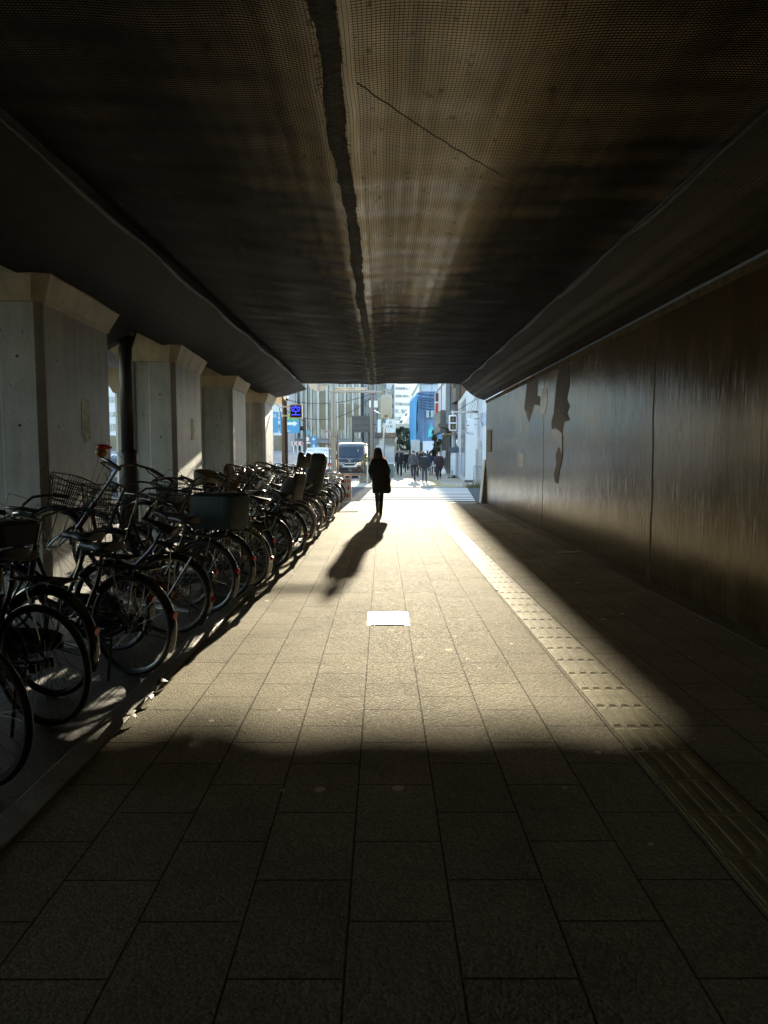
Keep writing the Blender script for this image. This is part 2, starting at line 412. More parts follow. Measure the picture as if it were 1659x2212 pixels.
# ---------------------------------------------------------------- underpass: deck, nets, wall, pillars
b = MB(); b.bx(-9.2, -2.9, -60, 23.4, 3.86, 4.9); b.bx(-2.9, 6, -60, 22.1, 3.86, 4.9); b.bx(-9.2, -8.9, -60, .3, -.1, 3.86); b.bx(-9.2, 6, -60.3, -60, -.1, 4.9)  # unseen left wall and end wall are added to cut ambient light
tag(b.build('overpass_deck', DECK), 'dark concrete overpass deck roofing the walkway above the nets, plus unseen walls added to block light', 'overpass')
STRAND = mat('black net cord', (.016, .013, .009), .55, var=.3, scale=5)
def net(name, xs, y0, y1, zf, label, ny=260, m=NET, ya=2.9, pitch=.0205, Hf=lambda x, y: .0045, w=.0024):
    b = MB(); n = len(xs)
    ys = [y0+(ya-y0)*j/12 for j in range(12)]+[ya+(y1-ya)*j/ny for j in range(ny+1)]; ny += 12
    b.add([(x, y, zf(x, y)+.001) for y in ys for x in xs], [(j*n+i, j*n+i+1, (j+1)*n+i+1, (j+1)*n+i) for j in range(ny) for i in range(n-1)])
    b.add([(x, y, zf(x, y)+.006) for y in (y0, y1) for x in xs], [])
    b.cur = 1
    x0, x1 = xs[0], xs[-1]; ns = max(4, int((x1-x0)/.13)); sx = [x0+(x1-x0)*i/ns for i in range(ns+1)]
    k = 0; y = ya
    while y < y1-.01:                      # cords across
        vs = []
        for x in sx:
            yy = y+.012*math.sin(x*3.1+y*1.7)+.006*math.sin(x*9.+y*5.)*min(1., y/8); z = zf(x, yy)+.001; H = Hf(x, yy)
            vs += [(x, yy-w, z), (x, yy-w, z-H), (x, yy+w, z-H), (x, yy+w, z)]
        b.add(vs, [(4*i+q, 4*i+q+1, 4*i+q+5, 4*i+q+4) for i in range(ns) for q in range(3)])
        y += pitch*(1+.08*math.sin(k*.37)); k += 1
    x = x0+.004; my = 260; sy = [ya+(y1-ya)*(j/my)**1.3 for j in range(my+1)]
    w *= .8
    while x < x1:                          # cords along
        vs = []
        for yy in sy:
            xx = x+.008*math.sin(yy*1.9+x*2.)+.004*math.sin(yy*6.+x*5.); z = zf(min(max(xx, x0), x1), yy)+.001; H = Hf(xx, yy)
            vs += [(xx-w, yy, z), (xx-w, yy, z-H*.9), (xx+w, yy, z-H*.9), (xx+w, yy, z)]
        b.add(vs, [(4*i+q, 4*i+q+1, 4*i+q+5, 4*i+q+4) for i in range(my) for q in range(3)])
        x += pitch
    me = bpy.data.meshes.new(name); me.from_pydata(b.v, [], b.f)
    me.polygons.foreach_set('material_index', b.mi); me.polygons.foreach_set('use_smooth', [i == 0 for i in b.mi])
    o = obj(name, me, [m, STRAND])
    return tag(o, label, 'safety net', 'safety nets under the overpass deck')
def hsh(k): return math.sin(k*127.1+11.7)*43758.5453 % 1
def wr(x, y, amp=1.):
    """soft sag between ties plus short puckers beside the seam rope"""
    s = -.013*math.sin(PI*y/2.35+.4+.5*math.sin(x*1.3))**2*math.cos(x*.6)
    s += .006*math.sin(y*4.1+x*1.7)+.004*math.sin(y*9.7-x*3.1+1.)+.006*math.sin(x*7.3+.6*math.sin(y*.7))
    far = .55*min(1., max(.1, (y-5)/12.))
    d = abs(x-SEAM(y)); fall = math.exp(-d*3.6)
    s += fall*far*.030*(math.sin(y*9.5+2.2*math.sin(y*1.3)+d*.8)+.6*math.sin(y*17.+3*math.sin(y*.9)-d*1.5))
    return amp*s
def SEAM(y): return -.275+.012*math.sin(y*1.1)+.008*math.sin(y*3.7)
def frange(a, b, n): return [a+(b-a)*i/n for i in range(n+1)]
ZC = 3.57
def z_mid(x, y):
    e = max(0., (abs(x)-1.7)/.8)
    fade = min(1., max(0., (21.5-y)/5.))
    e2 = (.05*(-.28-x) if x < -.28 else .035*max(0., x-.95))*fade
    return ZC+e2-.02*e*e+wr(x, y)-.03*math.exp(-((x-SEAM(y))/.25)**2)
def sst(t, a, b): t = min(1., max(0., (t-a)/(b-a))); return t*t*(3-2*t)
def H_left(x, y): return .0018+.0044*sst(-x, .3, 1.2)+.0016*sst(y, 7, 15)
def H_mid(x, y): return .0011+.0048*sst(x, .55, 1.5)+.0030*sst(y, 8, 14)
net('safety_net', frange(-2.42, -.285, 40), -24, 21.48, z_mid, 'wide brown net panel on the left of the black seam strap', ny=520, Hf=H_left, w=.0024)
net('safety_net', frange(-.265, 2.38, 50), -24, 21.48, z_mid, 'brightest net panel on the right of the black seam strap', ny=520, Hf=H_mid, w=.0019, pitch=.0225)
def z_right(x, y):
    t = (x-2.36)/(3.06-2.36); return ZC-.035-.46*t-.08*math.sin(PI*t)+.010*math.sin(y*1.3+1)*math.sin(PI*t)+.004*math.sin(y*4.1+x*2)*math.sin(PI*t)
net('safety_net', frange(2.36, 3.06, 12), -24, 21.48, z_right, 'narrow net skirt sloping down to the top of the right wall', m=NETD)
def z_left(x, y):
    t = (-2.40-x)/(3.62-2.40); return ZC-.035-.29*t-.07*math.sin(PI*t)+.014*math.sin(y*1.7)*math.sin(PI*t)+.006*math.sin(y*5.1+x*3)*math.sin(PI*t)
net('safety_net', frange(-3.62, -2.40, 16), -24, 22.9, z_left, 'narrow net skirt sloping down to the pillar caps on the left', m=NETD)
# black seam strap with ragged edges
b = MB(); n = 420; rows = []
rg = random.Random(5); ea, eb = 0., 0.
for j in range(n+1):
    y = 2.5+18.75*j/n; c = SEAM(y); z = ZC-.03+wr(c, y)*.8-.02
    ea = .7*ea+rg.uniform(-.008, .008); eb = .7*eb+rg.uniform(-.008, .008)
    l_, r_ = c-.058+ea-.012*math.sin(y*2.7), c+.055+eb
    rows.append([(l_, y, z+.012), (c-.02, y, z-.003+.004*rg.random()), (c+.025, y, z-.004+.004*rg.random()), (r_, y, z+.010), (c+.02, y, z+.02), (c-.02, y, z+.02)])
b.loft(rows)
for k in range(900):                     # frayed threads
    y = 3+18*rg.random()**1.4; s_ = rg.choice((-1, 1)); c = SEAM(y)+s_*rg.uniform(.045, .062); z = ZC-.045+wr(c, y)*.8
    q = Vector((c+s_*rg.uniform(.01, .045), y+rg.uniform(-.03, .03), z-rg.uniform(-.01, .02))); e = rg.uniform(.002, .006)
    b.add([(c, y-e, z), (c, y+e, z), tuple(q)], [(0, 1, 2)])
strap = b.build('seam_strap', mat('dirty strap', (.018, .016, .012), .75, var=.4, scale=12, bump=.6, bscale=30), smooth=False)
tag(strap, 'long ragged black strap lacing two net panels together along the ceiling', 'strap')
# black edge ropes along the two creases
for x, lab in ((2.37, 'dark crease band between the lit net and the right wall skirt'), (-2.41, 'dark crease band between the net and the pillar side skirt')):
    b = MB(); rows = []
    for j in range(161):
        y = -6+27.25*j/160; z = ZC-.055-.012*math.sin(y*2.3)+.006*rg.random()
        s = 1 if x > 0 else -1
        rows.append([(x-.045, y, z+.02), (x, y, z+.006), (x+.045, y, z-(.01 if s > 0 else -.02)), (x, y, z+.03)])
    b.loft(rows); tag(b.build('net_band', mat('dirty band', (.035, .03, .022), .6, var=.4, scale=6, bump=.5, bscale=30), smooth=True), lab, 'band', 'dark bands joining the nets')
# thin rope sagging diagonally below the lit net
p0, p1 = at(772, 212, 4.05), at(1088, 406, 5.35)
pts = []
for k in range(25):
    t = k/24; p = p0.lerp(p1, t); p.z = 3.47-.02*math.sin(PI*t)+.003*math.sin(k*2.1); p.x += .004*math.sin(k*1.7); pts.append(p)
b = MB(); b.tube(pts, .0045, 5); tag(b.build('rope', DARK, smooth=True), 'thin dark rope hanging diagonally under the bright net panel', 'rope')

# right wall with capping rail, end pier, torn sheets
wall = empty('underpass_wall', (3.05, 20.8, 0), 0, 'long glossy brown stained wall along the right of the walkway', 'wall')
def wpart(name, mb, m, **k):
    o = mb.build(name, m, wall, **k); o.matrix_parent_inverse = Matrix.Translation((-3.05, -20.8, 0)); return o
b = MB(); b.bx(3.05, 3.7, -26, 21.0, -.1, 3.0); wpart('panel', b, WALL)
b = MB(); b.bx(3.028, 3.12, -26, 21.05, 3.0, 3.03); b.bx(3.034, 3.05, -26, 21.05, 2.955, 3.0)
for k in range(40): b.box((3.03, -2+k*.58, 2.977), (.012, .018, .018))
wpart('capping_rail', b, mat('rail steel', (.11, .095, .07), .85, 0., spec=.1, var=.3, scale=8))
b = MB()
for yy, w in ((8.03, .022), (13.5, .008)):
    n = 24; pl = []
    for k in range(n+1):
        z = 2.9*k/n; pl.append((3.047, yy+.02*math.sin(z*3+yy)+.008*math.sin(z*11), z))
    for k in range(n):
        a, c = pl[k], pl[k+1]; ww = w*(1.6-.5*a[2]/2.9*1.6) if w > .02 else w
        b.add([(3.05, a[1]-ww, a[2]), (3.046, a[1], a[2]), (3.05, a[1]+ww, a[2]), (3.05, c[1]-ww, c[2]), (3.046, c[1], c[2]), (3.05, c[1]+ww, c[2])], [(0,1,4,3),(1,2,5,4)])
wpart('panel_seam', b, mat('seam dirt', (.03, .022, .015), .7, var=.3))
def torn(poly, depth, m, name='torn_sheet'):
    b = MB(); b.prism(poly, 3.05-depth, 3.052, lambda u, v, w: (w, u, v)); wpart(name, b, m)
def wyz(px, py):
    """place on the wall plane x = 3.05 seen at a measured point"""
    d = 3.05*FPX/(px-826); p = at(px, py, d); return (p.y, p.z)
TORN = mat('torn brown sheet', (.042, .026, .013), .5, spec=.12, var=.35, scale=7, stretch=(1, 4, .8), bump=.4, bscale=18)
TORN2 = mat('torn pale sheet', (.12, .09, .05), .16, spec=.9, var=.25, scale=7, stretch=(1, 4, .8), bump=.5, bscale=14)
zs = lambda L_: [wyz((1900+.7065*x)/1.8517, (1200+.7065*y)/1.8517) for x, y in L_]
torn(zs([(470,375),(520,350),(525,480),(512,560),(528,600),(515,640),(530,680),(500,690),(487,760),(470,800),(455,720),(430,735),(428,690),(440,640),(445,560),(452,470)]), .006, TORN)
torn(zs([(287,470),(348,440),(345,540),(362,545),(360,600),(330,590),(300,690),(272,610)]), .004, TORN)
torn(zs([(372,505),(402,495),(402,580),(390,640),(360,640),(365,560)]), .005, TORN2)
torn(zs([(470,835),(492,830),(496,880),(480,960),(470,1040),(455,1030),(448,985),(462,930),(455,880)]), .007, TORN)
torn(zs([(428,730),(470,735),(492,760),(492,880),(475,820),(460,800),(440,800)]), .010, TORN2)
torn(zs([(250,870),(275,870),(275,945),(245,945)]), .004, TORN2)
torn(zs([(70,735),(90,735),(90,860),(66,860)]), .02, M['rail steel'], 'end_bracket')
b = MB(); b.prism([(0, -.1), (.34, -.1), (.34, .95), (.22, 1.25), (0, 1.3)], 21.02, 21.5, lambda u, v, w: (3.04+u*2.2-.12*(v < .9), w, v))
wpart('end_pier', b, CONC)

# pillars
def pillar(x, y, label, near):
    p = empty('pillar', (x+.035, y, 0), R(2.), label, 'pillar', 'concrete pillars of the overpass')
    L_, Wd = 2.0, (.92 if y == 12. else 1.25)
    b = MB()
    prof = [(0, .07), (-.07, 0), (-.42, 0), (-.45, .05), (-.66, .05), (-.69, 0), (-Wd+.07, 0), (-Wd, .07), (-Wd, L_-.07), (-Wd+.07, L_), (-.07, L_), (0, L_-.07)]
    b.prism(prof, -.1, 1.17, lambda u, v, w: (u, v, w)); b.prism(prof, 1.178, 3.0, lambda u, v, w: (u, v, w))
    in_ = [(u*.995-.003, .004+v*.996) for u, v in prof]; b.prism(in_, 1.16, 1.19, lambda u, v, w: (u, v, w))
    b.build('shaft', CONC, p)
    b = MB()
    for zz in (.55, 1.75, 2.45):
        for yy in (.35, 1.0, 1.65): b.cyl((-.001, yy, zz), (.0015, yy, zz), .016, n=10)
        for xx in (-.25,): b.cyl((xx, .001, zz), (xx, -.0015, zz), .016, n=10)
    b.build('tie_holes', mat('hole shadow', (.05, .046, .04), .9), p)
    b = MB(); e = .03; f = .13
    def ring(e, z): return [(e, -e+.09, z), (-.09+e*.5, -e, z), (-Wd-e, -e, z), (-Wd-e, L_+e, z), (-.09+e*.5, L_+e, z), (e, L_+e-.09, z)]
    b.loft([ring(.0, 2.99), ring(.025, 3.0), ring(.035, 3.04), ring(f, 3.25), ring(f+.01, 3.6)])
    b.build('cap', CONC_C, p)
    return p
PX, PY = -3.5, [7.34, 12.0, 16.55, 21.1]
pillar(PX, PY[0], 'nearest large concrete pillar at the left edge, with a torn poster', 1)
pillar(PX, PY[1], 'second concrete pillar, just beyond the black post', 1)
pillar(PX, PY[2], 'third concrete pillar, crossed by slanting sunlight', 1)
pillar(PX, PY[3], 'farthest sunlit concrete pillar beside the parking display post', 1)
for yy, lab in ((2.68, 'pillar on the left just outside the frame'), (-1.98, 'pillar on the left behind the camera'), (-6.64, 'farthest pillar on the left behind the camera')): pillar(PX, yy, lab, 0)
for yy, lab in ((12.8, 'rear pillar added to block side light, hidden behind the nearest pillar'), (22., 'rear pillar added to block side light, hidden behind the second pillar'), (18.0, 'rear pillar added to block side light, just behind the black post')): pillar(-6.15 if yy != 18. else -5.5, yy, lab, 0)  # rear pillars are added to block side daylight and wall reflections
# poster scraps
def scrap(px, py, w, h, i, label):
    d = abs(PX)*FPX/(826-px); p = at(px, py, d); rg = random.Random(i)
    b = MB(); poly = []
    for k in range(10): poly.append((-w/2+w*k/9*.98, h/2*(1+.06*rg.uniform(-1, 1))))
    for k in range(8): poly.append((w/2*(1+.12*rg.uniform(-1, 1)), h/2-h*(k+1)/9))
    for k in range(10): poly.append((w/2-w*k/9, -h/2*(1+.16*rg.uniform(-1, 1))))
    for k in range(8): poly.append((-w/2*(1+.12*rg.uniform(-1, 1)), -h/2+h*(k+1)/9))
    b.prism(poly, PX+.001, PX+.006, lambda u, v, q: (q, p.y+u, p.z+v))
    tag(b.build('poster', mat('old poster paper', (.62, .62, .54), .7, var=.45, scale=14)), label, 'poster', 'torn posters on the pillars')
scrap(190, 907, .24, .46, 1, 'torn pale poster strip on the nearest pillar')
scrap(419, 928, .22, .36, 2, 'small ragged poster scrap on the second pillar')
scrap(582, 966, .3, .55, 3, 'curled poster catching sunlight on the farthest pillar')
# black post between first and second pillar
pp = at(278, 1000, 10.55)
post = empty('post', (pp.x, pp.y, 0), 0, 'black steel post with thicker base between the first two pillars', 'post')
b = MB(); b.tube([(0, 0, 1.42), (0, 0, 3.0), (.03, .3, 3.45)], .095, 16); b.build('shaft', DARK, post, smooth=True)
b = MB(); b.tube([(0, 0, -.02), (0, 0, 1.42), (0, 0, 1.5), (0, 0, 1.53)], [.14, .14, .125, .096], 16); b.build('base', DARK, post, smooth=True)
b = MB(); b.prism([(-.35, 2.95), (.1, 3.2), (.1, 3.7), (-.35, 3.7)], -.09, .09, lambda u, v, w: (u, w, v)); b.build('bracket', DARK, post)
# ---------------------------------------------------------------- bicycles
CACHE = {}
def part(name, key, fn, m, parent, bevel=0., smooth=True, ang=45):
    k = (name, key, m.name)
    if k not in CACHE:
        b = MB(); fn(b); me = b.mesh(name, bevel); me.materials.append(m); CACHE[k] = me
        o = obj(name, me, None, parent)
        if smooth: autosmooth(o, ang)
        return o
    o = bpy.data.objects.new(name, CACHE[k]); COL.objects.link(o); o.parent = parent
    return o
SPOKE = mat('spoke steel', (.2, .2, .19), .28, .9, var=.1)
RIM_A = mat('alloy rim', (.16, .16, .155), .3, .8, var=.1)
RIM_C = mat('cream rim strip', (.36, .31, .2), .45, var=.1)
RIM_K = mat('black rim', (.02, .02, .02), .3, .2, var=.1)
SADDLE = mat('saddle vinyl', (.02, .018, .017), .35, var=.2)
WICK = mat('brown wicker', (.10, .06, .03), .6, var=.4, scale=30)
WIRE = mat('black coated wire', (.015, .015, .015), .3, var=.1)
WIREC = mat('chrome wire', (.5, .5, .48), .25, .9, var=.1)
LENS = mat('lamp lens', (.75, .75, .7), .1, .2, var=.05)
GRIP = mat('rubber grip', (.02, .02, .02), .7, var=.1)
TEAL = mat('teal coated canvas', (.004, .02, .022), .6, var=.25, scale=14, bump=.3)
COVER = mat('black rain cover', (.02, .02, .019), .5, var=.4, scale=9, bump=.7, bscale=12)
RACKC = mat('rack chrome', (.15, .15, .145), .2, .9, var=.1)
FR = dict(black=BLACK, white=mat('white enamel', (.62, .60, .54), .3, var=.06, coat=.4), red=mat('dark red enamel', (.09, .008, .008), .25, var=.1, coat=.5),
          silver=mat('silver enamel', (.45, .45, .44), .3, .7, var=.05), navy=mat('navy enamel', (.012, .02, .06), .25, var=.1, coat=.5),
          brown=mat('brown enamel', (.09, .045, .025), .25, var=.1, coat=.5), green=mat('dark green enamel', (.012, .05, .03), .25, var=.1, coat=.5),
          cream=mat('cream enamel', (.60, .54, .40), .3, var=.06, coat=.4))
def rotz_pts(pts, piv, ax, a):
    q = Quaternion(ax, a); return [q @ (Vector(p)-piv)+piv for p in pts]

def bike(loc, head, label, frame='city', col='black', rw=.335, tyre=.019, rim='alloy', fender='black', basket='wire', rear=None, rack=True,
         steer=0., pitch=0., roll=0., wheel_cover=None, flap=False, bar=0., name='bicycle'):
    root = empty(name, loc, 0, label, 'bicycle', 'bicycles parked under the overpass')
    root.rotation_euler = Matrix.Rotation(head, 3, 'Z').to_4x4().to_3x3() .to_euler() if False else (Matrix.Rotation(head, 3, 'Z') @ Matrix.Rotation(-pitch, 3, 'Y') @ Matrix.Rotation(roll, 3, 'X')).to_euler()
    fm = FR[col]; rm = dict(alloy=RIM_A, cream=RIM_C, black=RIM_K)[rim]
    xa, xf = -.52, .55; A = Vector((xa, 0, rw)); F = Vector((xf, 0, rw))
    bb = Vector((-.08, 0, .28)); st = Vector((-.235, 0, .60)); hb = Vector((.37, 0, .60)); ht = Vector((.315, 0, .80))
    axis = (ht-hb).normalized()
    def fr(b):
        if frame == 'city':
            b.tube([hb, (.27, 0, .44), (.12, 0, .34), bb], .019, 8); b.tube([ht*.9+hb*.1, (.2, 0, .55), (.05, 0, .46), (-.17, 0, .43)], .015, 8)
        elif frame == 'sport':
            b.tube([hb, bb], .020, 8); b.tube([ht, st], .017, 8)
        else:
            b.tube([hb, (.2, 0, .40), bb], .024, 8)
        b.tube([bb, st, (-.27, 0, .70)], .017, 8); b.tube([hb-axis*.03, ht+axis*.03], .022, 10)
        for s in (-1, 1):
            b.tube([A+Vector((0, .055*s, 0)), (xa+.1, .05*s, rw-.01), bb+Vector((0, .03*s, 0))], .009, 6)
            b.tube([A+Vector((0, .055*s, 0)), st+Vector((0, .02*s, -.03))], .007, 6)
            b.box(A+Vector((0, .06*s, 0)), (.05, .006, .05))
        b.tube([(bb.x, -.04, bb.z), (bb.x, .04, bb.z)], .024, 10)
    part('frame', (frame, rw), fr, fm, root)
    def wheel(b, c):
        b.arc(c, rw-.034, 0, 2*PI, .0105, k=40, n=6)
        b.tube([c+Vector((0, -.05, 0)), c+Vector((0, .05, 0))], .012, 8)
        for s in (-1, 1): b.tube([c+Vector((0, .028*s, 0)), c+Vector((0, .034*s, 0))], .026, 10)
        n = 32
        for k in range(n):
            s = 1 if k % 2 else -1; a = 2*PI*k/n; a2 = a+(.55 if (k//2) % 2 else -.55)
            b.tube([c+Vector((.024*math.cos(a2), .03*s, .024*math.sin(a2))), c+Vector(((rw-.04)*math.cos(a), .002*s, (rw-.04)*math.sin(a)))], .0013, 3)
    def tyr(b, c): b.arc(c, rw-tyre, 0, 2*PI, tyre, k=44, n=8)
    def turn(fn, key):
        """parts in front of the steering axis, turned with the handlebar"""
        def g(b):
            fn(b); b.v = [tuple(p) for p in rotz_pts(b.v, hb, axis, steer)]
        return g
    sk = (rw, round(steer, 2), bar)
    w = part('wheel', ('r', rw, rim), lambda b: wheel(b, A), rm, root); part('tyre', ('r', rw, tyre), lambda b: tyr(b, A), RUBBER, w)
    w2 = part('wheel', ('f', sk, rim), turn(lambda b: wheel(b, F), 0), rm, root); part('tyre', ('f', sk, tyre), turn(lambda b: tyr(b, F), 0), RUBBER, w2)
    def fork(b):
        for s in (-1, 1):
            b.tube([F+Vector((0, .055*s, 0)), F+Vector((-.045, .055*s, .09)), Vector((hb.x+.03, .05*s, hb.z-.03-(.335-rw))), hb+Vector((.01, .03*s, -.02))], [.008, .010, .012, .012], 7)
        b.tube([hb-axis*.02, ht+axis*.02], .016, 8)
    part('fork', sk, turn(fork, 0), fm if frame != 'city' else RACKC, root)
    if fender:
        fmt = {'black': BLACK, 'chrome': CHROME, 'silver': FR['silver'], 'white': FR['white'], 'brown': FR['brown']}[fender]
        def fnd(c, a0, a1, ext):
            def g(b):
                rows = []; k = 26; rf = rw+.018
                for i in range(k+1):
                    a = a0+(a1-a0)*i/k; d = Vector((math.cos(a), 0, math.sin(a)))
                    rows.append([c+d*(rf-.012)+Vector((0, -.03, 0)), c+d*rf+Vector((0, -.018, 0)), c+d*(rf+.006), c+d*rf+Vector((0, .018, 0)), c+d*(rf-.012)+Vector((0, .03, 0)), c+d*(rf+.002)])
                b.loft(rows)
                for s in (-1, 1):
                    a = a1-.25 if ext else a0+.3
                    b.tube([c+Vector((0, .05*s, 0)), c+Vector((math.cos(a)*rf, .03*s, math.sin(a)*rf))], .003, 4)
            return g
        part('mudguard', ('r', rw), fnd(A, R(35), R(205), True), fmt, root)
        part('mudguard', ('f', sk), turn(fnd(F, R(-15), R(120), False), 0), fmt, root)
        if flap:
            def fl(b): b.prism([(-.04, .0), (.04, .0), (.045, -.16), (-.045, -.16)], 0, .004, lambda u, v, q: (xa-rw-.02-q, u, rw-.05+v))
            part('mud_flap', rw, fl, PLASTIC, root)
        def rf_(b): b.cyl((xa-rw*.93-.012, 0, rw+.10), (xa-rw*.93-.045, 0, rw+.095), .026, .024, 12)
        part('reflector', rw, rf_, REDW, root, ang=30)
    if rack:
        zr = max(.70, 2*rw+.05)
        def rk(b):
            for yy in (-.06, -.02, .02, .06): b.tube([(-.27, yy*.6, zr-.01), (-.36, yy, zr), (-.72, yy, zr)], .0055, 5)
            for xx in (-.4, -.58, -.72): b.tube([(xx, -.065, zr), (xx, .065, zr)], .005, 5)
            for s in (-1, 1): b.tube([A+Vector((0, .06*s, 0)), (xa-.08, .065*s, zr)], .006, 5); b.tube([A+Vector((0, .06*s, 0)), (xa+.10, .065*s, zr)], .005, 5)
        part('rack', rw, rk, RACKC, root)
    zs_ = .84 if frame != 'sport' else .92
    def sd(b):
        rings = []
        for x_, hw, hz in ((-.40, .085, .03), (-.39, .105, .035), (-.33, .11, .04), (-.26, .075, .035), (-.18, .035, .03), (-.11, .028, .026), (-.10, .018, .02)):
            rings.append([(x_, hw*math.cos(2*PI*j/12), zs_+(.012 if x_ < -.35 else 0)+hz*math.sin(2*PI*j/12)) for j in range(12)])
        b.loft(rings); b.tube([(-.255, 0, zs_-.2), (-.285, 0, zs_-.01)], .0135, 8)
        for s in (-1, 1): b.arc((-.335, .05*s, zs_-.05), .018, 0, 2*PI, .005, axis='z', k=8, n=4)
    part('saddle', zs_, sd, SADDLE, root)
    # cockpit
    stem = ht+axis*(.21+bar)
    def hbar(b):
        b.tube([ht, stem], .0125, 8)
        if frame == 'sport':
            b.tube([stem, stem+Vector((.07, 0, .01))], .014, 8); c = stem+Vector((.07, 0, .01))
            b.tube([c+Vector((-.04, -.30, .0)), c+Vector((0, -.1, 0)), c+Vector((0, .1, 0)), c+Vector((-.04, .30, 0))], .012, 8)
        else:
            for s in (-1, 1):
                b.tube([stem, stem+Vector((.035, .07*s, .02)), stem+Vector((.02, .2*s, .06)), stem+Vector((-.09, .26*s, .07)), stem+Vector((-.22, .275*s, .055))], .011, 8)
    part('handlebar', (frame, sk), turn(hbar, 0), RACKC if frame != 'sport' else BLACK, root)
    for s in (-1, 1):
        def gp(b):
            if frame == 'sport': c = stem+Vector((.07, 0, .01)); p, q = c+Vector((-.009, .2*s, 0)), c+Vector((-.042, .315*s, 0))
            else: p, q = stem+Vector((-.11, .262*s, .069)), stem+Vector((-.235, .277*s, .053))
            b.tube([p, q], .0165, 8)
            b.tube([p+Vector((.03, -.02*s, -.01)), p+Vector((.045, .03*s, -.03)), q+Vector((.05, .01*s, -.035))], .006, 5)
        part('grip', (frame, sk, s), turn(gp, 0), GRIP, root)
    def cb(b):
        for s in (-1, 1): b.tube([stem+Vector((.03, .16*s, .05)), stem+Vector((.16, .12*s, .10)), stem+Vector((.17, .04*s, -.02)), hb+Vector((.03, .01*s, .05))], .0028, 4)
    part('brake_cable', sk, turn(cb, 0), PLASTIC, root)
    def lp(b):
        c = hb+Vector((.17, .0, .06)) if basket else hb+Vector((.09, 0, .12))
        b.tube([c+Vector((-.05, 0, 0)), c, c+Vector((.04, 0, 0))], [.02, .034, .036], 12); b.tube([c+Vector((-.05, 0, 0)), hb+Vector((.02, 0, .03))], .006, 5)
    l_ = part('headlamp', (bool(basket), sk), turn(lp, 0), RACKC if col != 'black' else PLASTIC, root)
    def ln(b):
        c = hb+Vector((.17, .0, .06)) if basket else hb+Vector((.09, 0, .12)); b.sphere(c+Vector((.036, 0, 0)), (.014, .032, .032), 10, 6)
    part('lens', (bool(basket), sk), turn(ln, 0), LENS, l_)
    def ck(b):
        b.arc(bb+Vector((0, -.045, 0)), .085, 0, 2*PI, .006, k=24, n=5)
        for k in range(5): a = 2*PI*k/5; b.tube([bb+Vector((0, -.045, 0)), bb+Vector((.085*math.cos(a), -.045, .085*math.sin(a)))], .006, 4)
        a = .6
        for s in (-1, 1): b.tube([bb+Vector((0, .06*s, 0)), bb+Vector((s*.165*math.cos(a), .07*s, s*.165*math.sin(a)))], .010, 6)
    cr = part('crank', 0, ck, RACKC, root)
    for s in (-1, 1):
        def pd(b): c = bb+Vector((s*.165*math.cos(.6), .12*s, s*.165*math.sin(.6))); b.box(c, (.09, .08, .022))
        part('pedal', s, pd, PLASTIC, cr, bevel=.004, smooth=False)
    if frame != 'sport':
        def cg(b):
            poly = [(bb.x+.11, bb.z), (bb.x+.08, bb.z+.08), (bb.x, bb.z+.105), (xa+.02, rw+.06), (xa-.05, rw+.03), (xa-.04, rw-.05), (bb.x, bb.z-.105), (bb.x+.085, bb.z-.07)]
            b.prism(poly, -.075, -.055, lambda u, v, q: (u, q, v))
        part('chain_guard', rw, cg, fm, root, bevel=.006)
        def ks(b):
            for s in (-1, 1): b.tube([A+Vector((.02, .075*s, 0)), A+Vector((-.02, .12*s, -rw*.6)), (xa-.07, .13*s, .012)], .008, 6)
            b.tube([(xa-.07, -.13, .012), (xa-.17, -.11, .012), (xa-.17, .11, .012), (xa-.07, .13, .012)], .008, 6)
        part('stand', rw, ks, RACKC, root)
    else:
        part('stand', rw, lambda b: b.tube([(xa+.12, .05, rw-.02), (xa+.02, .20, .012)], .009, 6), RACKC, root)
    if basket:
        z0, z1 = .66, .93; cx = .56
        def bk(b):
            wr_ = .0032 if basket != 'wicker' else .006
            lv = [(z0, .13, .10), (z0+.045, .14, .107), (z0+.09, .15, .115), (z0+.135, .16, .122), (z0+.18, .17, .13), (z0+.225, .18, .138), (z1, .19, .145)]
            for i, (z, hy, hx) in enumerate(lv):
                pts = [(cx+x, y, z) for x, y, _ in ell(0, 0, 0, hx, hy, 24, 4.)]
                b.tube(pts, wr_*(1.9 if i == len(lv)-1 else 1.), 5, closed=True)
            n = 36 if basket != 'wicker' else 44
            for k in range(n):
                a = 2*PI*k/n; e0 = ell(0, 0, 0, .10, .13, n, 4.)[k]; e1 = ell(0, 0, 0, .145, .19, n, 4.)[k]
                b.tube([(cx+e0[0], e0[1], z0), (cx+e1[0], e1[1], z1)], wr_, 4)
            for k in range(7): yy = -.11+.22*k/6; b.tube([(cx-.095, yy, z0), (cx+.095, yy, z0)], wr_, 4)
            for k in range(5): xx = -.08+.16*k/4; b.tube([(cx+xx, -.125, z0), (cx+xx, .125, z0)], wr_, 4)
            for s in (-1, 1): b.tube([(cx, .07*s, z0), F+Vector((0, .06*s, .0))], .005, 5)
        part('basket', (basket, sk), turn(bk, 0), {'wire': WIRE, 'chrome': WIREC, 'wicker': WICK}[basket], root)
        if wheel_cover:
            def cv(b):
                rings = [[(cx+x*1.03, y*1.03, z) for x, y, _ in ell(0, 0, 0, hx, hy, 24, 3.5)] for z, hx, hy in ((.82, .135, .175), (.92, .15, .195), (.965, .15, .195), (.99, .12, .15), (1.0, .05, .06))]
                b.loft(rings)
            part('basket_cover', sk, turn(cv, 0), COVER if wheel_cover == 'black' else mat('cream canvas', (.2, .18, .13), .7, var=.2, scale=12, bump=.4), root)
    zr = max(.70, 2*rw+.05)
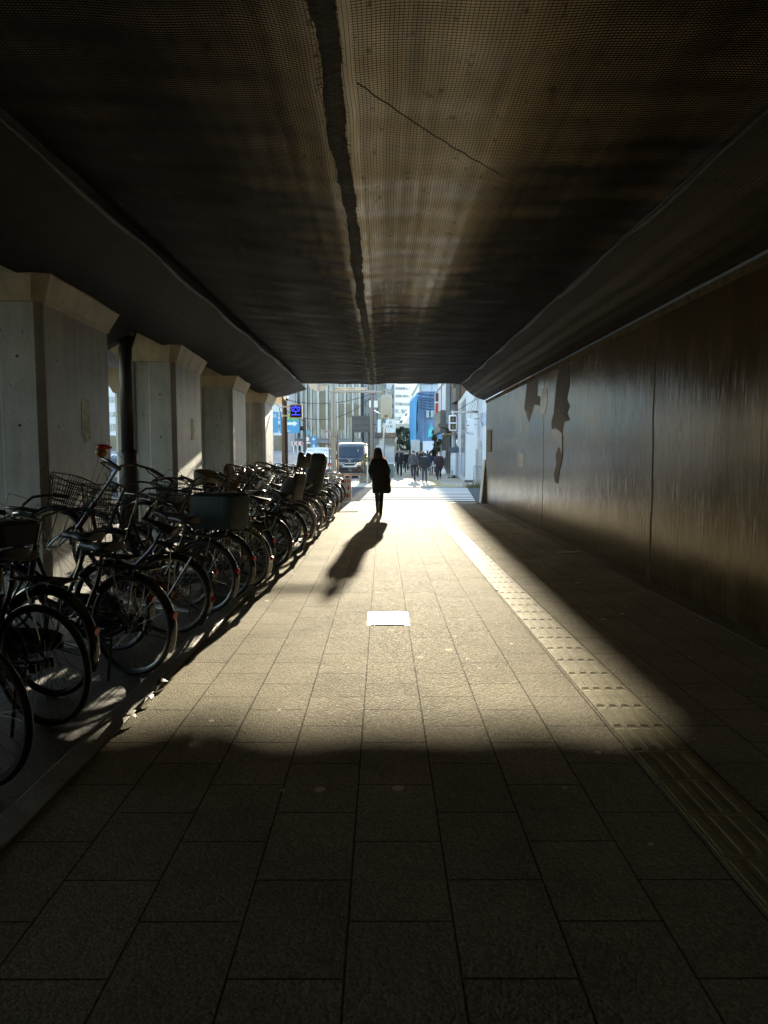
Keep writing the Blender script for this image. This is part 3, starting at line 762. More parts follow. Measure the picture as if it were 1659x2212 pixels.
    if rear == 'box':
        def bxs(b):
            b.loft([[(x-.49, y, z) for x, y, _ in ell(0, 0, 0, a, c, 28, 5.)] for z, a, c in ((zr+.01, .24, .17), (zr+.05, .255, .185), (zr+.25, .27, .20), (zr+.33, .265, .195), (zr+.355, .23, .16))])
        part('rear_bag', 0, bxs, TEAL, root)
    if rear == 'covered':
        rg = random.Random(2)
        def cs(b):
            rows = []
            for z, x0, hx, hy in ((z_, x_, .8*a_, .76*b_) for z_, x_, a_, b_ in ((zr-.05, -.55, .20, .19), (zr+.06, -.56, .235, .23), (zr+.2, -.585, .25, .245), (zr+.36, -.62, .245, .24), (zr+.5, -.66, .235, .225), (zr+.62, -.69, .215, .21), (zr+.72, -.71, .19, .19), (zr+.775, -.70, .13, .15), (zr+.785, -.68, .05, .06))):
                rows.append([(x0+x+.012*rg.uniform(-1, 1), y+.012*rg.uniform(-1, 1), z+.01*rg.uniform(-1, 1)) for x, y, _ in ell(0, 0, 0, hx, hy, 24, 3.2)])
            b.loft(rows); b.tube([(-.56, -.15, zr+.70), (-.66, -.16, zr+.74), (-.80, -.11, zr+.74), (-.82, .11, zr+.73)], .008, 5)
        c_ = part('child_seat', 'cov', cs, COVER, root, ang=60)
        def wnd(b): b.prism([(-.06, -.05), (.07, -.03), (.08, .02), (.03, .06), (-.05, .04)], 0, .006, lambda u, v, q: (-.62+u, -.190-q, zr+.22+v))
        part('cover_window', 0, wnd, mat('clear vinyl', (.55, .45, .3), .25, var=.2), c_)
    if rear == 'child':
        def seat(b):
            t = Matrix.Rotation(R(-10), 3, 'Y')
            def P_(x, y, z): v = t @ Vector((x, y, z)); return (v.x-.56, v.y, v.z+zr+.02)
            b.loft([[P_(x+.02, y, z) for x, y, _ in ell(0, 0, 0, a, c, 20, 4.)] for z, a, c in ((0, .16, .15), (.05, .19, .175), (.14, .20, .185), (.15, .17, .155), (.07, .15, .14))])
            b.loft([[P_(-.18+x, y, z) for x, y, _ in ell(0, 0, 0, a, c, 20, 4.)] for z, a, c in ((.05, .03, .175), (.25, .04, .19), (.44, .038, .185), (.47, .02, .15))])
            for s in (-1, 1):
                b.loft([[P_(x-.08+dx, y+s*.185, z) for x, y, _ in ell(0, 0, 0, a, .014, 12, 3.)] for z, dx, a in ((.1, 0, .14), (.26, -.02, .11), (.4, -.06, .06))])
                b.tube([P_(.05, s*.1, .0), P_(.06, s*.16, -.18), P_(.16, s*.16, -.30)], .016, 6); b.box(P_(.16, s*.16, -.31), (.14, .09, .02))
                b.tube([P_(-.19, s*.07, .4), P_(-.2, s*.07, .62)], .012, 6)
        c_ = part('child_seat', 'open', seat, PLASTIC, root, ang=50)
        def hr(b):
            t = Matrix.Rotation(R(-10), 3, 'Y')
            def P_(x, y, z): v = t @ Vector((x, y, z)); return (v.x-.56, v.y, v.z+zr+.02)
            poly = [(-.17, .56), (.17, .56), (.185, .70), (.175, .80), (.12, .80), (.10, .765), (.05, .75), (-.05, .75), (-.10, .765), (-.12, .80), (-.175, .80), (-.185, .70)]
            b.prism(poly, -.235, -.17, lambda u, v, q: P_(q, u, v))
        part('headrest', 0, hr, PLASTIC, c_, bevel=.012)
    return root

def park(X, Y, label, a=20, lift=0., **k):
    """X, Y: where the rear wheel touches the strip; a: how far the row stands at a slant"""
    h = PI-R(a); d = Vector((math.cos(h), math.sin(h), 0)); p = R(lift)
    rw = k.get('rw', .335)
    # a lifted front pivots about the rear wheel's contact point
    base = Vector((X, Y, -.009))+d*.52*math.cos(p)+Vector((0, 0, .52*math.sin(p)))
    if lift > 2:
        lab = 'dark sloping steel rail that lifts the front wheel of a bicycle'
        rl = empty('bicycle_rail', (X, Y, -.009), 0, lab, 'bicycle rack', 'sloping rails under the lifted bicycles'); rl.rotation_euler = (Matrix.Rotation(h, 3, 'Z')).to_euler()
        zf = lambda t: t*math.tan(p)
        e = 1.28
        part('channel', lift, lambda b: b.prism([(.12, zf(.12)-.02), (e, zf(e)-.03), (e, zf(e)-.012), (.12, zf(.12)-.004)], -.035, .035, lambda u, v, w: (u, w, v)), STEELG, rl, smooth=False)
        part('leg', lift, lambda b: b.tube([(e-.08, 0, zf(e-.08)-.03), (e-.08, 0, 0), (e-.08, .16, 0)], .018, 6), STEELG, rl)
    return bike(base, h, label, pitch=p, roll=R(k.pop('lean', random.uniform(-3, 3))), **k)
NB = [
 (-1.78, 3.02, 'very dark bicycle cut by the left edge, closest to the camera', dict(col='black', rim='black', basket=None, frame='sport', rack=False, fender=None, steer=.2)),
 (-1.82, 3.74, 'bicycle with a wide grey rim, second closest at the left edge', dict(col='navy', frame='sport', basket=None, rack=False, fender=None, rim='alloy', a=21)),
 (-1.66, 4.62, 'dark bicycle with a slipped cream mudguard trim beside the grey rimmed wheel', dict(col='black', rim='alloy', fender='black', basket='wire', wheel_cover='black', a=22)),
 (-1.86, 5.78, 'red framed bicycle with a cream rim strip, handlebar raised highest at the left', dict(col='red', rim='cream', basket='wire', lift=21, steer=-.3, a=3, bar=.16)),
 (-1.66, 6.50, 'black bicycle with thin alloy rims just behind the red framed one', dict(col='black', basket='wire', steer=.2, rim='alloy', lift=4)),
 (-1.60, 7.12, 'bicycle carrying a large teal bag on its rear rack', dict(col='black', rear='box', rim='alloy', basket=None, a=19)),
 (-1.60, 7.80, 'shiny mudguard bicycle right behind the teal bag', dict(col='brown', fender='chrome', rim='cream', basket='wire', steer=-.15, lift=14)),
 (-1.62, 8.52, 'dark bicycle with a black wire basket standing low beside the black post', dict(col='black', basket='wire', a=18, steer=.25)),
 (-1.56, 9.20, 'green framed bicycle with a thin rear rack and cream basket cover', dict(col='green', basket='wire', wheel_cover='cream', steer=-.2, lift=15)),
 (-1.56, 9.88, 'fat tyred bicycle without mudguards or basket', dict(col='black', frame='sport', tyre=.028, fender=None, basket=None, rack=False, rim='black', a=22)),
 (-1.54, 10.55, 'bicycle with its wicker basket tipped high above the row', dict(col='black', basket='wicker', lift=21, a=20, steer=.5)),
 (-1.54, 12.5, 'bicycle with a cream rim and a red rear reflector in the middle of the row', dict(col='navy', rim='cream', fender='silver', basket='wire', lift=9)),
 (-1.52, 11.80, 'white framed bicycle leaning with its front lifted high', dict(col='white', frame='sport', basket='wire', lift=19, a=19, rack=False, fender='silver')),
 (-1.58, 11.25, 'bicycle with an open black child seat and eared headrest', dict(col='black', rear='child', basket='wire', rw=.335, fender='chrome', a=20)),
 (-1.50, 13.2, 'silver bicycle with bright handlebar just beyond the open child seat', dict(col='silver', fender='silver', basket='chrome', lift=17, steer=-.3)),
 (-1.48, 13.95, 'tall wheeled bicycle with a thin cream tyre line beside the covered child seat', dict(col='black', rim='cream', fender='black', basket='wire', a=18, lift=14)),
 (-1.50, 14.85, 'small wheeled bicycle carrying a tall child seat under a black rain cover', dict(col='black', rear='covered', rw=.265, frame='mini', fender='chrome', basket='wire', a=16)),
 (-1.46, 15.65, 'black bicycle just behind the covered child seat', dict(col='black', basket='wire', fender='chrome', lift=15)),
 (-1.46, 16.4, 'cream framed bicycle hidden low behind the covered child seat', dict(col='cream', basket='wire', lift=8)),
 (-1.44, 17.2, 'brown bicycle with wire basket toward the far end of the row', dict(col='brown', basket='chrome', fender='silver', lift=15)),
 (-1.44, 18.0, 'black bicycle with a double stand showing at the far end of the row', dict(col='black', basket='wire', fender='black')),
 (-1.44, 18.8, 'broad tyred bicycle third from the far end of the row', dict(col='black', frame='sport', tyre=.026, fender='black', basket=None, rack=False, rim='alloy', a=24)),
 (-1.42, 19.7, 'black bicycle next to last, beside the one with its basket toward the walkway', dict(col='black', fender='black', rim='alloy', basket=None, a=24)),
]
NB += [
 (-2.0, 4.2, 'black bicycle set back beside the wheel with the slipped cream trim', dict(col='black', basket='wire', steer=.2, rim='black', a=18)),
 (-2.02, 5.22, 'black bicycle squeezed in between the grey rimmed wheel and the red framed one', dict(col='black', basket='wire', steer=.3, rim='black', lift=3, a=16)),
 (-1.98, 6.82, 'black basket bicycle set back just before the teal bag', dict(col='black', basket='wire', steer=-.25, rim='black', lift=12, a=17)),
 (-1.95, 8.16, 'black sport bicycle set back behind the shiny mudguard one', dict(col='black', frame='sport', basket=None, rack=False, fender='black', rim='black', lift=13, a=20)),
 (-1.95, 9.54, 'black bicycle set back beside the fat tyred one', dict(col='black', basket='wire', steer=.3, rim='black', lift=3)),
 (-1.92, 11.5, 'dark brown bicycle set back beside the white framed one', dict(col='brown', basket='wire', steer=.1, rim='black', lift=10)),
 (-1.90, 12.95, 'black bicycle set back behind the open child seat', dict(col='black', basket='wire', steer=-.3, rim='black', lift=16)),
 (-1.88, 15.2, 'black bicycle set back beside the small wheeled one', dict(col='black', basket='wire', steer=.3, rim='black', lift=15)),
]
BK = [park(X, Y, lab, **kw) for X, Y, lab, kw in NB]
# last one stands the other way round: basket toward the walkway
h = R(-14)
bike((-1.93, 20.7, -.009), h, 'last bicycle of the row, its wire basket toward the walkway', col='black', basket='chrome', fender='black', rim='alloy', steer=.1)
for k, (x, y, a, lab) in enumerate(((-2.6, 24.4, 200, 'bicycle parked beyond the row beside the display post'), (-2.1, 25.4, 190, 'farther bicycle beyond the row in the sun'), (-2.9, 26.2, 205, 'farthest bicycle standing out in the sunny road side'))):
    bike((x, y, -.06), R(a), lab, col=('silver', 'black', 'silver')[k], basket=('wire', 'wire', None)[k], fender='silver', steer=.2)
# little red and yellow ornament on the raised handlebar
bpy.context.view_layer.update()
gr = [c for c in BK[3].children if c.name.startswith('handlebar')][0]
p = max((gr.matrix_world @ v.co for v in gr.data.vertices), key=lambda v: v.z)+Vector((0, 0, .03))
o_ = empty('bell', (p.x, p.y, p.z), 0, 'small yellow and red bell on the raised handlebar', 'bell')
b = MB(); b.sphere((0, 0, 0), (.045, .045, .04), 14, 8); b.build('dome', mat('yellow plastic', (.30, .17, .012), .5, var=.05), o_, smooth=True)
b = MB(); b.sphere((.01, 0, .045), (.045, .042, .022), 12, 6); b.tube([(.03, 0, .045), (.085, 0, .04)], [.02, .008], 8); b.build('cap', RED, o_, smooth=True)

# ---------------------------------------------------------------- small things on the walkway
b = MB(); b.loft([[(x, y, z) for x, y, _ in ell(0, 0, 0, .17, .235, 28, 9.)] for z in (.0006, .005, .0062)])
o_ = b.build('floor_plate', mat('polished cover plate', (.82, .80, .74), .30, .55, var=.03, scale=20)); pp = at(838.5, 1337.5, 6.22); o_.location = (pp.x, pp.y-.02, 0)
b2 = MB()
for s_ in (-1, 1): b2.bx(s_*.176-.004, s_*.176+.004, -.243, .243, .0005, .0035); b2.bx(-.172, .172, s_*.241-.004, s_*.241+.004, .0005, .0035)
for s_ in (-1, 1):
    for t_ in (-1, 1): b2.cyl((s_*.13, t_*.19, .006), (s_*.13, t_*.19, .0075), .010, n=10)
b2.build('plate_frame', DARK, o_)
tag(o_, 'bright metal cover plate set in the paving of the walkway', 'cover plate')
def ground_pt(px, py, z=0.):
    a, c = at(px, py, 1.), at(px, py, 2.); dr = c-a; return a+dr*((z-a.z)/dr.z)
p = ground_pt(555, 1256)
b = MB(); rg = random.Random(4); n = 7
vs = [(-.07+.14*i/n, -.045+.09*j/n, .012+.035*rg.random()*(1-abs(2*i/n-1)*.3)) for j in range(n+1) for i in range(n+1)]
b.add(vs, [(j*(n+1)+i, j*(n+1)+i+1, (j+1)*(n+1)+i+1, (j+1)*(n+1)+i) for j in range(n) for i in range(n)])
o_ = b.build('wrapper', mat('yellow wrapper', (.55, .38, .06), .3, var=.3, scale=18)); o_.location = p; tag(o_, 'crumpled yellow snack wrapper on the kerb beside the bicycles', 'wrapper')
s_ = o_.modifiers.new('t', 'SOLIDIFY'); s_.thickness = .002
p = ground_pt(1228, 1195)
b = MB(); b.prism([(-.17, -.03), (.13, -.07), (.17, .0), (.03, .04), (-.15, .05)], .004, .012, lambda u, v, w: (u, v, w+.12*max(0, u)-.15*min(0, v)))
o_ = b.build('litter', mat('waste paper', (.55, .52, .45), .7, var=.15)); o_.location = p; tag(o_, 'scrap of pale paper by the right wall', 'litter')
rg = random.Random(9)
for k, (px, py, lab) in enumerate(((281, 1552, 'dark crumpled leaf on the kerb, nearest the camera'), (322, 1510, 'dry leaf on the kerb, second nearest the camera'), (352, 1478, 'dry leaf curled on the kerb beside the pale rubble'), (1073, 1275, 'dark dry leaf beside the yellow tactile strip'))):
    p = ground_pt(px, py, .012 if px < 400 else 0.)
    b = MB(); pts = []
    for j in range(9):
        t = j/8; w = .028*math.sin(PI*min(1, t*1.05))+.002
        pts.append([(-.05+.1*t, -w, .006+.02*math.sin(PI*t)), (-.05+.1*t, 0, .002+.012*math.sin(PI*t)), (-.05+.1*t, w, .01+.026*math.sin(PI*t)), (-.05+.1*t, 0, .004+.014*math.sin(PI*t))])
    b.loft(pts); o_ = b.build('leaf', mat('dry leaf', (.10, .06, .03), .6, var=.3), smooth=True)
    o_.location = p; o_.rotation_euler = (0, 0, rg.random()*6); o_.scale = (.9, .9, .9) if px < 400 else (.5, .5, .5)
    tag(o_, lab, 'leaf', 'dry leaves on the ground')
# ---------------------------------------------------------------- people
SKIN = mat('skin', (.50, .30, .21), .5, var=.06, scale=20)
HAIRB = mat('black hair', (.014, .011, .009), .45, var=.3, scale=40, stretch=(6, 6, 1))
HAIRG = mat('grey hair', (.42, .40, .38), .5, var=.2, scale=40)
SHOE = mat('dark shoe leather', (.02, .018, .017), .4, var=.2)
EYE = mat('eye', (.03, .02, .015), .2, var=.1)
MASK = mat('white mask', (.75, .76, .77), .7, var=.04)
def cloth(name, c): return mat(name, c, .85, var=.2, scale=9, bump=.35, bscale=14)
def hand(b, w, d, side, curl=.5):
    """palm, four fingers and a thumb hanging from wrist w along d"""
    d = Vector(d).normalized(); f = Vector((0, 1, 0)); f = (f-d*f.dot(d)).normalized(); n = d.cross(f)*side
    b.capsule(w, w+d*.035, .024, .030); b.capsule(w+d*.04+f*.018, w+d*.075+f*.022, .018, .015); b.capsule(w+d*.04-f*.018, w+d*.075-f*.022, .018, .014)
    for k, (o, ln) in enumerate(((.028, .062), (.0095, .07), (-.0095, .066), (-.028, .052))):
        p0 = w+d*.082+f*o; p1 = p0+(d*.9+n*-.25*curl).normalized()*ln*.5; p2 = p1+(d*.7-n*curl).normalized()*ln*.5
        b.capsule(p0, p1, .0095, .0088); b.capsule(p1, p2, .0088, .0078)
    t0 = w+d*.03+f*.028; t1 = t0+(f*.75+d*.65).normalized()*.034; t2 = t1+(f*.25+d).normalized()*.028
    b.capsule(t0, t1, .012, .0105); b.capsule(t1, t2, .0105, .009)

def person(loc, rz, H, label, top, legs, stride=22, back_bend=30, top_len=.50, arm=(12, -12), elbow=(18, 22), puff=1., hair='short', hairm=None, mask=False, bag=None,
           strap=None, scarf=None, hood=None, stripe=None, vox=.009, wide=1., girth=1., lead=1):
    root = empty('person', loc, rz, label, 'person', 'people crossing the street')
    k = H/1.7
    def V(x, y, z): return Vector((x*k, y*k, z*k))
    hipz, kn, an = .90, .43, .42
    J = {}
    for s in (-1, 1):
        th = R(stride)*(1 if s == lead else -1); bend = R(6) if s == lead else R(back_bend)
        h = V(.092*s, 0, hipz-.015); q = h+V(.005*s, kn*math.sin(th), -kn*math.cos(th)); a = q+V(0, an*math.sin(th-bend), -an*math.cos(th-bend))
        J['hip', s], J['knee', s], J['ank', s] = h, q, a
    low = min(J['ank', s].z for s in (-1, 1)); dz = .075*k-low
    for key in J: J[key] = J[key]+Vector((0, 0, dz))
    P = Vector((0, 0, dz))
    def sh(s): return V(.185*s*wide, 0, 1.40)+P
    A_ = {}
    for i, s in enumerate((-1, 1)):
        th = R(arm[i]); e = R(elbow[i]); q = sh(s)+V(.055*s, .28*math.sin(th), -.28*math.cos(th)); w = q+V(.01*s, .25*math.sin(th+e), -.25*math.cos(th+e)); A_[s] = (sh(s), q, w)
    body = MB()
    hc = V(0, .015, 1.585)+P
    body.sphere(hc, (.075*k, .092*k, .112*k), 14, 10); body.capsule(hc+V(0, .02, -.06), hc+V(0, .045, -.075), .05*k, .04*k)
    body.capsule(hc+V(0, .092, -.005), hc+V(0, .107, -.028), .012*k, .016*k)
    for s in (-1, 1): body.sphere(hc+V(.077*s, -.005, -.01), (.012*k, .02*k, .03*k), 8, 6)
    body.capsule(V(0, -.01, 1.40)+P, V(0, .0, 1.50)+P, .058*k, .053*k)
    body.capsule(V(-.12, 0, 1.37)+P, V(.12, 0, 1.37)+P, .075*k, .075*k)
    body.loft([ell(0, 0, z*k+dz, rx*k, ry*k) for z, rx, ry in ((.84, .13, .10), (.95, .16, .115), (1.08, .14, .10), (1.25, .165, .115), (1.38, .16, .10), (1.43, .09, .07))])
    for s in (-1, 1):
        body.capsule(J['hip', s], J['knee', s], .078*k, .052*k); body.capsule(J['knee', s], J['ank', s], .053*k, .036*k); body.capsule(J['ank', s]+V(0, -.02, -.03), J['ank', s]+V(0, .12, -.045), .033*k, .027*k)
        a, q, w = A_[s]; body.capsule(a, q, .045*k, .036*k); body.capsule(q, w, .037*k, .025*k); hand(body, w, (w-q), s)
    bo = remesh('body', body, vox, SKIN, root, 2)
    t = MB(); g = .018*puff*k
    zl = 1.40-top_len*1.0
    t.loft([ell(0, -.005*k, z*k+dz, (rx*wide)*k*girth+g, ry*k*girth+g, 24, 2.4) for z, rx, ry in ((zl, .185, .135), (zl+.02, .19, .14), (1.0 if zl < .95 else zl+.05, .172, .125), (1.1, .165, .12), (1.26, .178, .125), (1.36, .165, .11), (1.425, .12, .085), (1.455, .075, .07))])
    for s in (-1, 1):
        a, q, w = A_[s]; t.capsule(a-V(.02*s, 0, .01), q, .058*k+g, .048*k+g*.8); t.capsule(q, q.lerp(w, .93), .049*k+g*.8, .040*k+g*.5)
    if hood: t.capsule(V(-.07, -.06, 1.44)+P, V(.07, -.06, 1.44)+P, .06*k, .06*k)
    else: t.capsule(V(-.04, -.03, 1.46)+P, V(.04, -.03, 1.46)+P, .05*k, .05*k)
    remesh('jacket', t, .013, top, root, 5)
    l = MB()
    l.loft([ell(0, 0, z*k+dz, rx*k*girth, ry*k*girth) for z, rx, ry in ((.80, .15, .115), (.88, .175, .128), (1.0, .165, .12))])
    for s in (-1, 1):
        l.capsule(J['hip', s]+V(0, 0, -.02), J['knee', s], .094*k*girth, .067*k); l.capsule(J['knee', s], J['ank', s].lerp(J['knee', s], .06), .067*k, .056*k)
    tr = remesh('trousers', l, .012, legs, root, 4)
    if stripe:
        b = MB(); s = 1; b.tube([J['hip', s]+V(.085, 0, -.02), J['hip', s].lerp(J['knee', s], .5)+V(.083, 0, 0), J['knee', s]+V(.066, 0, 0), J['ank', s]+V(.055, 0, .02)], .014, 6); b.build('stripe', WHITE, tr)
    for s in (-1, 1):
        b = MB(); a = J['ank', s]; tilt = 0 if a.z < .11*k else -.05
        b.loft([[(x*k+a.x, y*k+a.y, z*k+a.z) for x, y, z in r] for r in (
            [(x, y+.045, -.075+tilt*(y > .05)) for x, y, _ in ell(0, 0, 0, .043, .135, 16, 2.6)], [(x, y+.045, -.05+tilt*(y > .05)) for x, y, _ in ell(0, 0, 0, .043, .133, 16, 2.6)],
            [(x, y+.01, -.01) for x, y, _ in ell(0, 0, 0, .042, .075, 16)], [(x, y-.005, .03) for x, y, _ in ell(0, 0, 0, .045, .052, 16)])])
        b.build('shoe', SHOE, root, smooth=True)
    hm = hairm or HAIRB
    if hair == 'cap':
        b = MB(); b.loft([ell(hc.x, hc.y-.005*k, hc.z+z*k, rx*k, ry*k) for z, rx, ry in ((.0, .083, .10), (.05, .084, .102), (.09, .07, .085), (.12, .04, .05), (.13, .01, .01))])
        b.build('cap', hm, root, smooth=True)
    elif hair:
        b = MB(); rg = random.Random(int(loc[0]*100)+int(loc[1]))
        b.sphere(hc+V(0, -.018, .028), (.084*k, .093*k, .100*k), 14, 10); b.sphere(hc+V(0, -.045, -.02), (.078*k, .065*k, .085*k), 12, 8)
        for _ in range(16): a = rg.random()*6.28; b.sphere(hc+V(.055*math.cos(a), -.02+.06*math.sin(a), .085+.03*rg.random()), .032*k, 8, 5)
        remesh('hair', b, .010, hm, root, 2)
    for s in (-1, 1):
        b = MB(); b.sphere(hc+V(.03*s, .086, .008), (.012*k, .008*k, .007*k), 8, 6); b.build('eye', EYE, bo, smooth=True)
    b = MB(); b.sphere(hc+V(0, .085, -.062), (.024*k, .01*k, .006*k), 8, 6); b.build('mouth', mat('lips', (.35, .14, .11), .5), bo, smooth=True)
    if mask:
        b = MB(); b.loft([[(hc.x+x*k, hc.y+y*k, hc.z+z*k) for x, y in ((-w_, .05), (-w_*.6, .092), (0, d_), (w_*.6, .092), (w_, .05), (w_*.5, .07), (0, .08), (-w_*.5, .07))] for z, w_, d_ in ((-.095, .05, .10), (-.07, .066, .118), (-.03, .074, .126), (-.005, .068, .116))])
        for s in (-1, 1): b.tube([hc+V(.066*s, .05, -.02), hc+V(.08*s, -.005, .005)], .002, 4)
        b.build('mask', MASK, root, smooth=True)
    if scarf:
        b = MB(); b.arc(V(0, 0, 1.47)+P, .085*k, 0, 2*PI, .042*k, axis='z', k=16, n=8); b.capsule(V(.02, .09, 1.45)+P, V(.04, .14, 1.2)+P, .05*k, .045*k); remesh('scarf', b, .012, scarf, root, 3)
    if strap:
        b = MB(); pts = [V(-.13, .02, 1.44)+P, V(-.08, -.125, 1.36)+P, V(.05, -.155, 1.16)+P, V(.18, -.12, .98)+P, V(.215, -.02, .93)+P]; b.tube(pts, .016, 6); b.box(V(.225, .04, .86)+P, (.08*k, .22*k, .16*k)); b.build('shoulder_bag', strap, root, bevel=.004)
    return root, A_, k

# the woman in the long coat, walking away
WC = mat('black wool coat', (.011, .0105, .010), .88, var=.25, scale=14, bump=.3, bscale=40)
wx, wy = -.085, 17.55
wo = empty('person', (wx, wy, 0), 0, 'woman in a long black coat walking away alone along the sunlit walkway', 'person')
body = MB()
hc = Vector((-.025, .03, 1.505))
body.sphere(hc, (.072, .09, .108), 14, 10); body.capsule(hc+Vector((0, .085, -.005)), hc+Vector((0, .10, -.026)), .011, .015); body.capsule(hc+Vector((0, .02, -.06)), hc+Vector((0, .04, -.07)), .048, .038)
body.capsule((-.01, 0, 1.32), (-.02, .01, 1.43), .052, .048); body.capsule((-.11, 0, 1.28), (.11, 0, 1.28), .07, .07)
body.loft([ell(0, 0, z, rx, ry) for z, rx, ry in ((.78, .13, .10), (.88, .16, .12), (1.0, .13, .10), (1.17, .15, .11), (1.29, .15, .09), (1.34, .08, .06))])
LJ = {-1: ((-.075, 0, .83), (-.05, .17, .45), (-.035, .34, .085)), 1: ((.075, 0, .83), (.06, .0, .44), (.045, -.22, .09))}
for s in (-1, 1):
    h_, q_, a_ = (Vector(p) for p in LJ[s]); body.capsule(h_, q_, .075, .048); body.capsule(q_, a_, .05, .034); body.capsule(a_+Vector((0, -.02, -.02)), a_+Vector((0, .12, -.045)), .032, .026)
AW = {-1: ((-.155, 0, 1.29), (-.198, -.05, 1.05), (-.168, .10, .86)), 1: ((.155, 0, 1.29), (.218, -.06, 1.05), (.208, .09, .86))}
for s in (-1, 1):
    a_, q_, w_ = (Vector(p) for p in AW[s]); body.capsule(a_, q_, .042, .034); body.capsule(q_, w_, .034, .024); hand(body, w_, (w_-q_), s, .4)
wb = remesh('body', body, .008, SKIN, wo, 2)
c = MB()
c.loft([ell(cx, cy, z, rx, ry, 30, 2.3) for z, cx, cy, rx, ry in ((z_, .8*a_, b_, .91*c_, d_) for z_, a_, b_, c_, d_ in ((.50, .075, -.01, .235, .19), (.515, .075, -.01, .24, .195), (.62, .06, -.01, .235, .185), (.78, .04, -.01, .225, .175), (.92, .02, -.01, .215, .165), (1.06, .01, -.01, .205, .155), (1.2, .005, -.01, .205, .145), (1.29, .0, -.01, .195, .125), (1.345, -.01, 0, .13, .10), (1.385, -.015, 0, .085, .08)))])
for s in (-1, 1):
    a_, q_, w_ = (Vector(p) for p in AW[s]); c.capsule(a_+Vector((-.03*s, 0, -.015)), q_, .078, .078); c.capsule(q_, w_+Vector((-.01*s, .0, .02)), .078, .066)
c.capsule((.27, -.06, .56), (.20, -.03, .85), .035, .09)
coat = remesh('coat', c, .011, WC, wo, 4)
b = MB()
for s in (-1, 1):
    h_, q_, a_ = (Vector(p) for p in LJ[s]); b.capsule(h_, q_, .082, .056); b.capsule(q_, a_, .057, .046)
remesh('leggings', b, .010, cloth('black leggings', (.012, .012, .012)), wo, 3)
for s in (-1, 1):
    a_ = Vector(LJ[s][2]); up = (Vector(LJ[s][1])-a_).normalized(); b = MB()
    tip = -.5 if s == 1 else .12
    def fp(x, y, z): return (a_.x+x, a_.y+y*math.cos(tip)-z*math.sin(tip), max(.0, a_.z+y*math.sin(tip)*.35+z))
    b.loft([[fp(x, y+.045, -.088) for x, y, _ in ell(0, 0, 0, .040, .125, 16, 2.6)], [fp(x, y+.045, -.055) for x, y, _ in ell(0, 0, 0, .041, .122, 16, 2.6)], [fp(x, y+.01, -.01) for x, y, _ in ell(0, 0, 0, .044, .065, 16)],
            [tuple(a_+up*.12+Vector((x, y, 0))) for x, y, _ in ell(0, 0, 0, .052, .056, 16)], [tuple(a_+up*.24+Vector((x, y, 0))) for x, y, _ in ell(0, 0, 0, .058, .062, 16)]])
    b.build('boot', SHOE, wo, smooth=True)
b = MB()
b.loft([ell(hc.x+dx, hc.y-.02, z, rx, ry, 22, 2.2) for z, dx, rx, ry in ((1.335, -.005, .118, .095), (1.36, 0, .125, .105), (1.43, 0, .122, .112), (1.50, 0, .112, .112), (1.56, 0, .098, .105), (1.60, 0, .076, .085), (1.625, 0, .042, .05), (1.634, 0, .012, .015))])
for k in range(24): a = 2*PI*k/24; b.capsule((hc.x+.108*math.cos(a), hc.y-.02+.09*math.sin(a), 1.36), (hc.x+(.118+.02*math.sin(k*3.3))*math.cos(a), hc.y-.02+.098*math.sin(a), 1.315+.02*math.sin(k*2.1)), .015, .006)
hr_ = remesh('hair', b, .008, HAIRB, wo, 2)
sm = bpy.data.materials.new('orange backlit fringe'); N, L = nodes(sm); N.clear()
out = N.new('ShaderNodeOutputMaterial'); d_ = N.new('ShaderNodeBsdfDiffuse'); t_ = N.new('ShaderNodeBsdfTranslucent'); mx = N.new('ShaderNodeMixShader')
d_.inputs[0].default_value = (.42, .13, .035, 1); t_.inputs[0].default_value = (.75, .24, .06, 1); mx.inputs[0].default_value = .6  # orange puts the glow of backlit hair ends into the colour
L.new(d_.outputs[0], mx.inputs[1]); L.new(t_.outputs[0], mx.inputs[2]); L.new(mx.outputs[0], out.inputs[0])
b = MB(); rg = random.Random(11)
for k in range(520):
    s = rg.choice((-1, 1)); t = rg.random()
    p = Vector((hc.x+s*(.085+.055*t), .035+.05*rg.random(), 1.40-.07*t)); q = p+Vector((s*rg.uniform(0, .045), rg.uniform(-.03, .03), rg.uniform(-.03, .05)))
    n = Vector((rg.uniform(-1, 1), rg.uniform(-1, 1), rg.uniform(-1, 1)))*.006
    b.add([p-n, p+n, q], [(0, 1, 2)])
b.build('backlit_fringe', sm, wo)

# the crowd beyond the crossing; feet measured on the far pavement
def zp(x, y): return ((1540+.15672*x)/1.8517, (1780+.15672*y)/1.8517)
def stand(x, d): px, _ = zp(x, 0); p = at(px, 1000, d); return (p.x, d, .006)
BLK = cloth('black jacket', (.016, .016, .018)); CHAR = cloth('charcoal jacket', (.04, .04, .044)); GREYJ = cloth('grey jacket', (.06, .06, .065)); NAVY = cloth('navy jacket', (.02, .03, .07))
PALE = cloth('pale jacket', (.28, .3, .33)); DKT = cloth('dark trousers', (.022, .022, .026)); GRT = cloth('grey trousers', (.15, .15, .165)); SCF = cloth('grey scarf', (.13, .13, .12)); MAROON = cloth('dark maroon coat', (.035, .018, .02))
person(stand(372, 47.5), PI, 1.82, 'tall person in a black coat and grey scarf walking toward the camera', BLK, DKT, stride=14, top_len=.66, scarf=SCF, lead=-1)
person(stand(725, 39.8), .05, 1.66, 'person in a grey jacket with a cross strap and white striped trousers walking away', GREYJ, DKT, stride=20, back_bend=42, strap=FABRIC, stripe=True, wide=1.12, girth=1.08, arm=(14, -10), elbow=(12, 10), hair='cap', hairm=cloth('grey cap', (.05, .05, .05)))
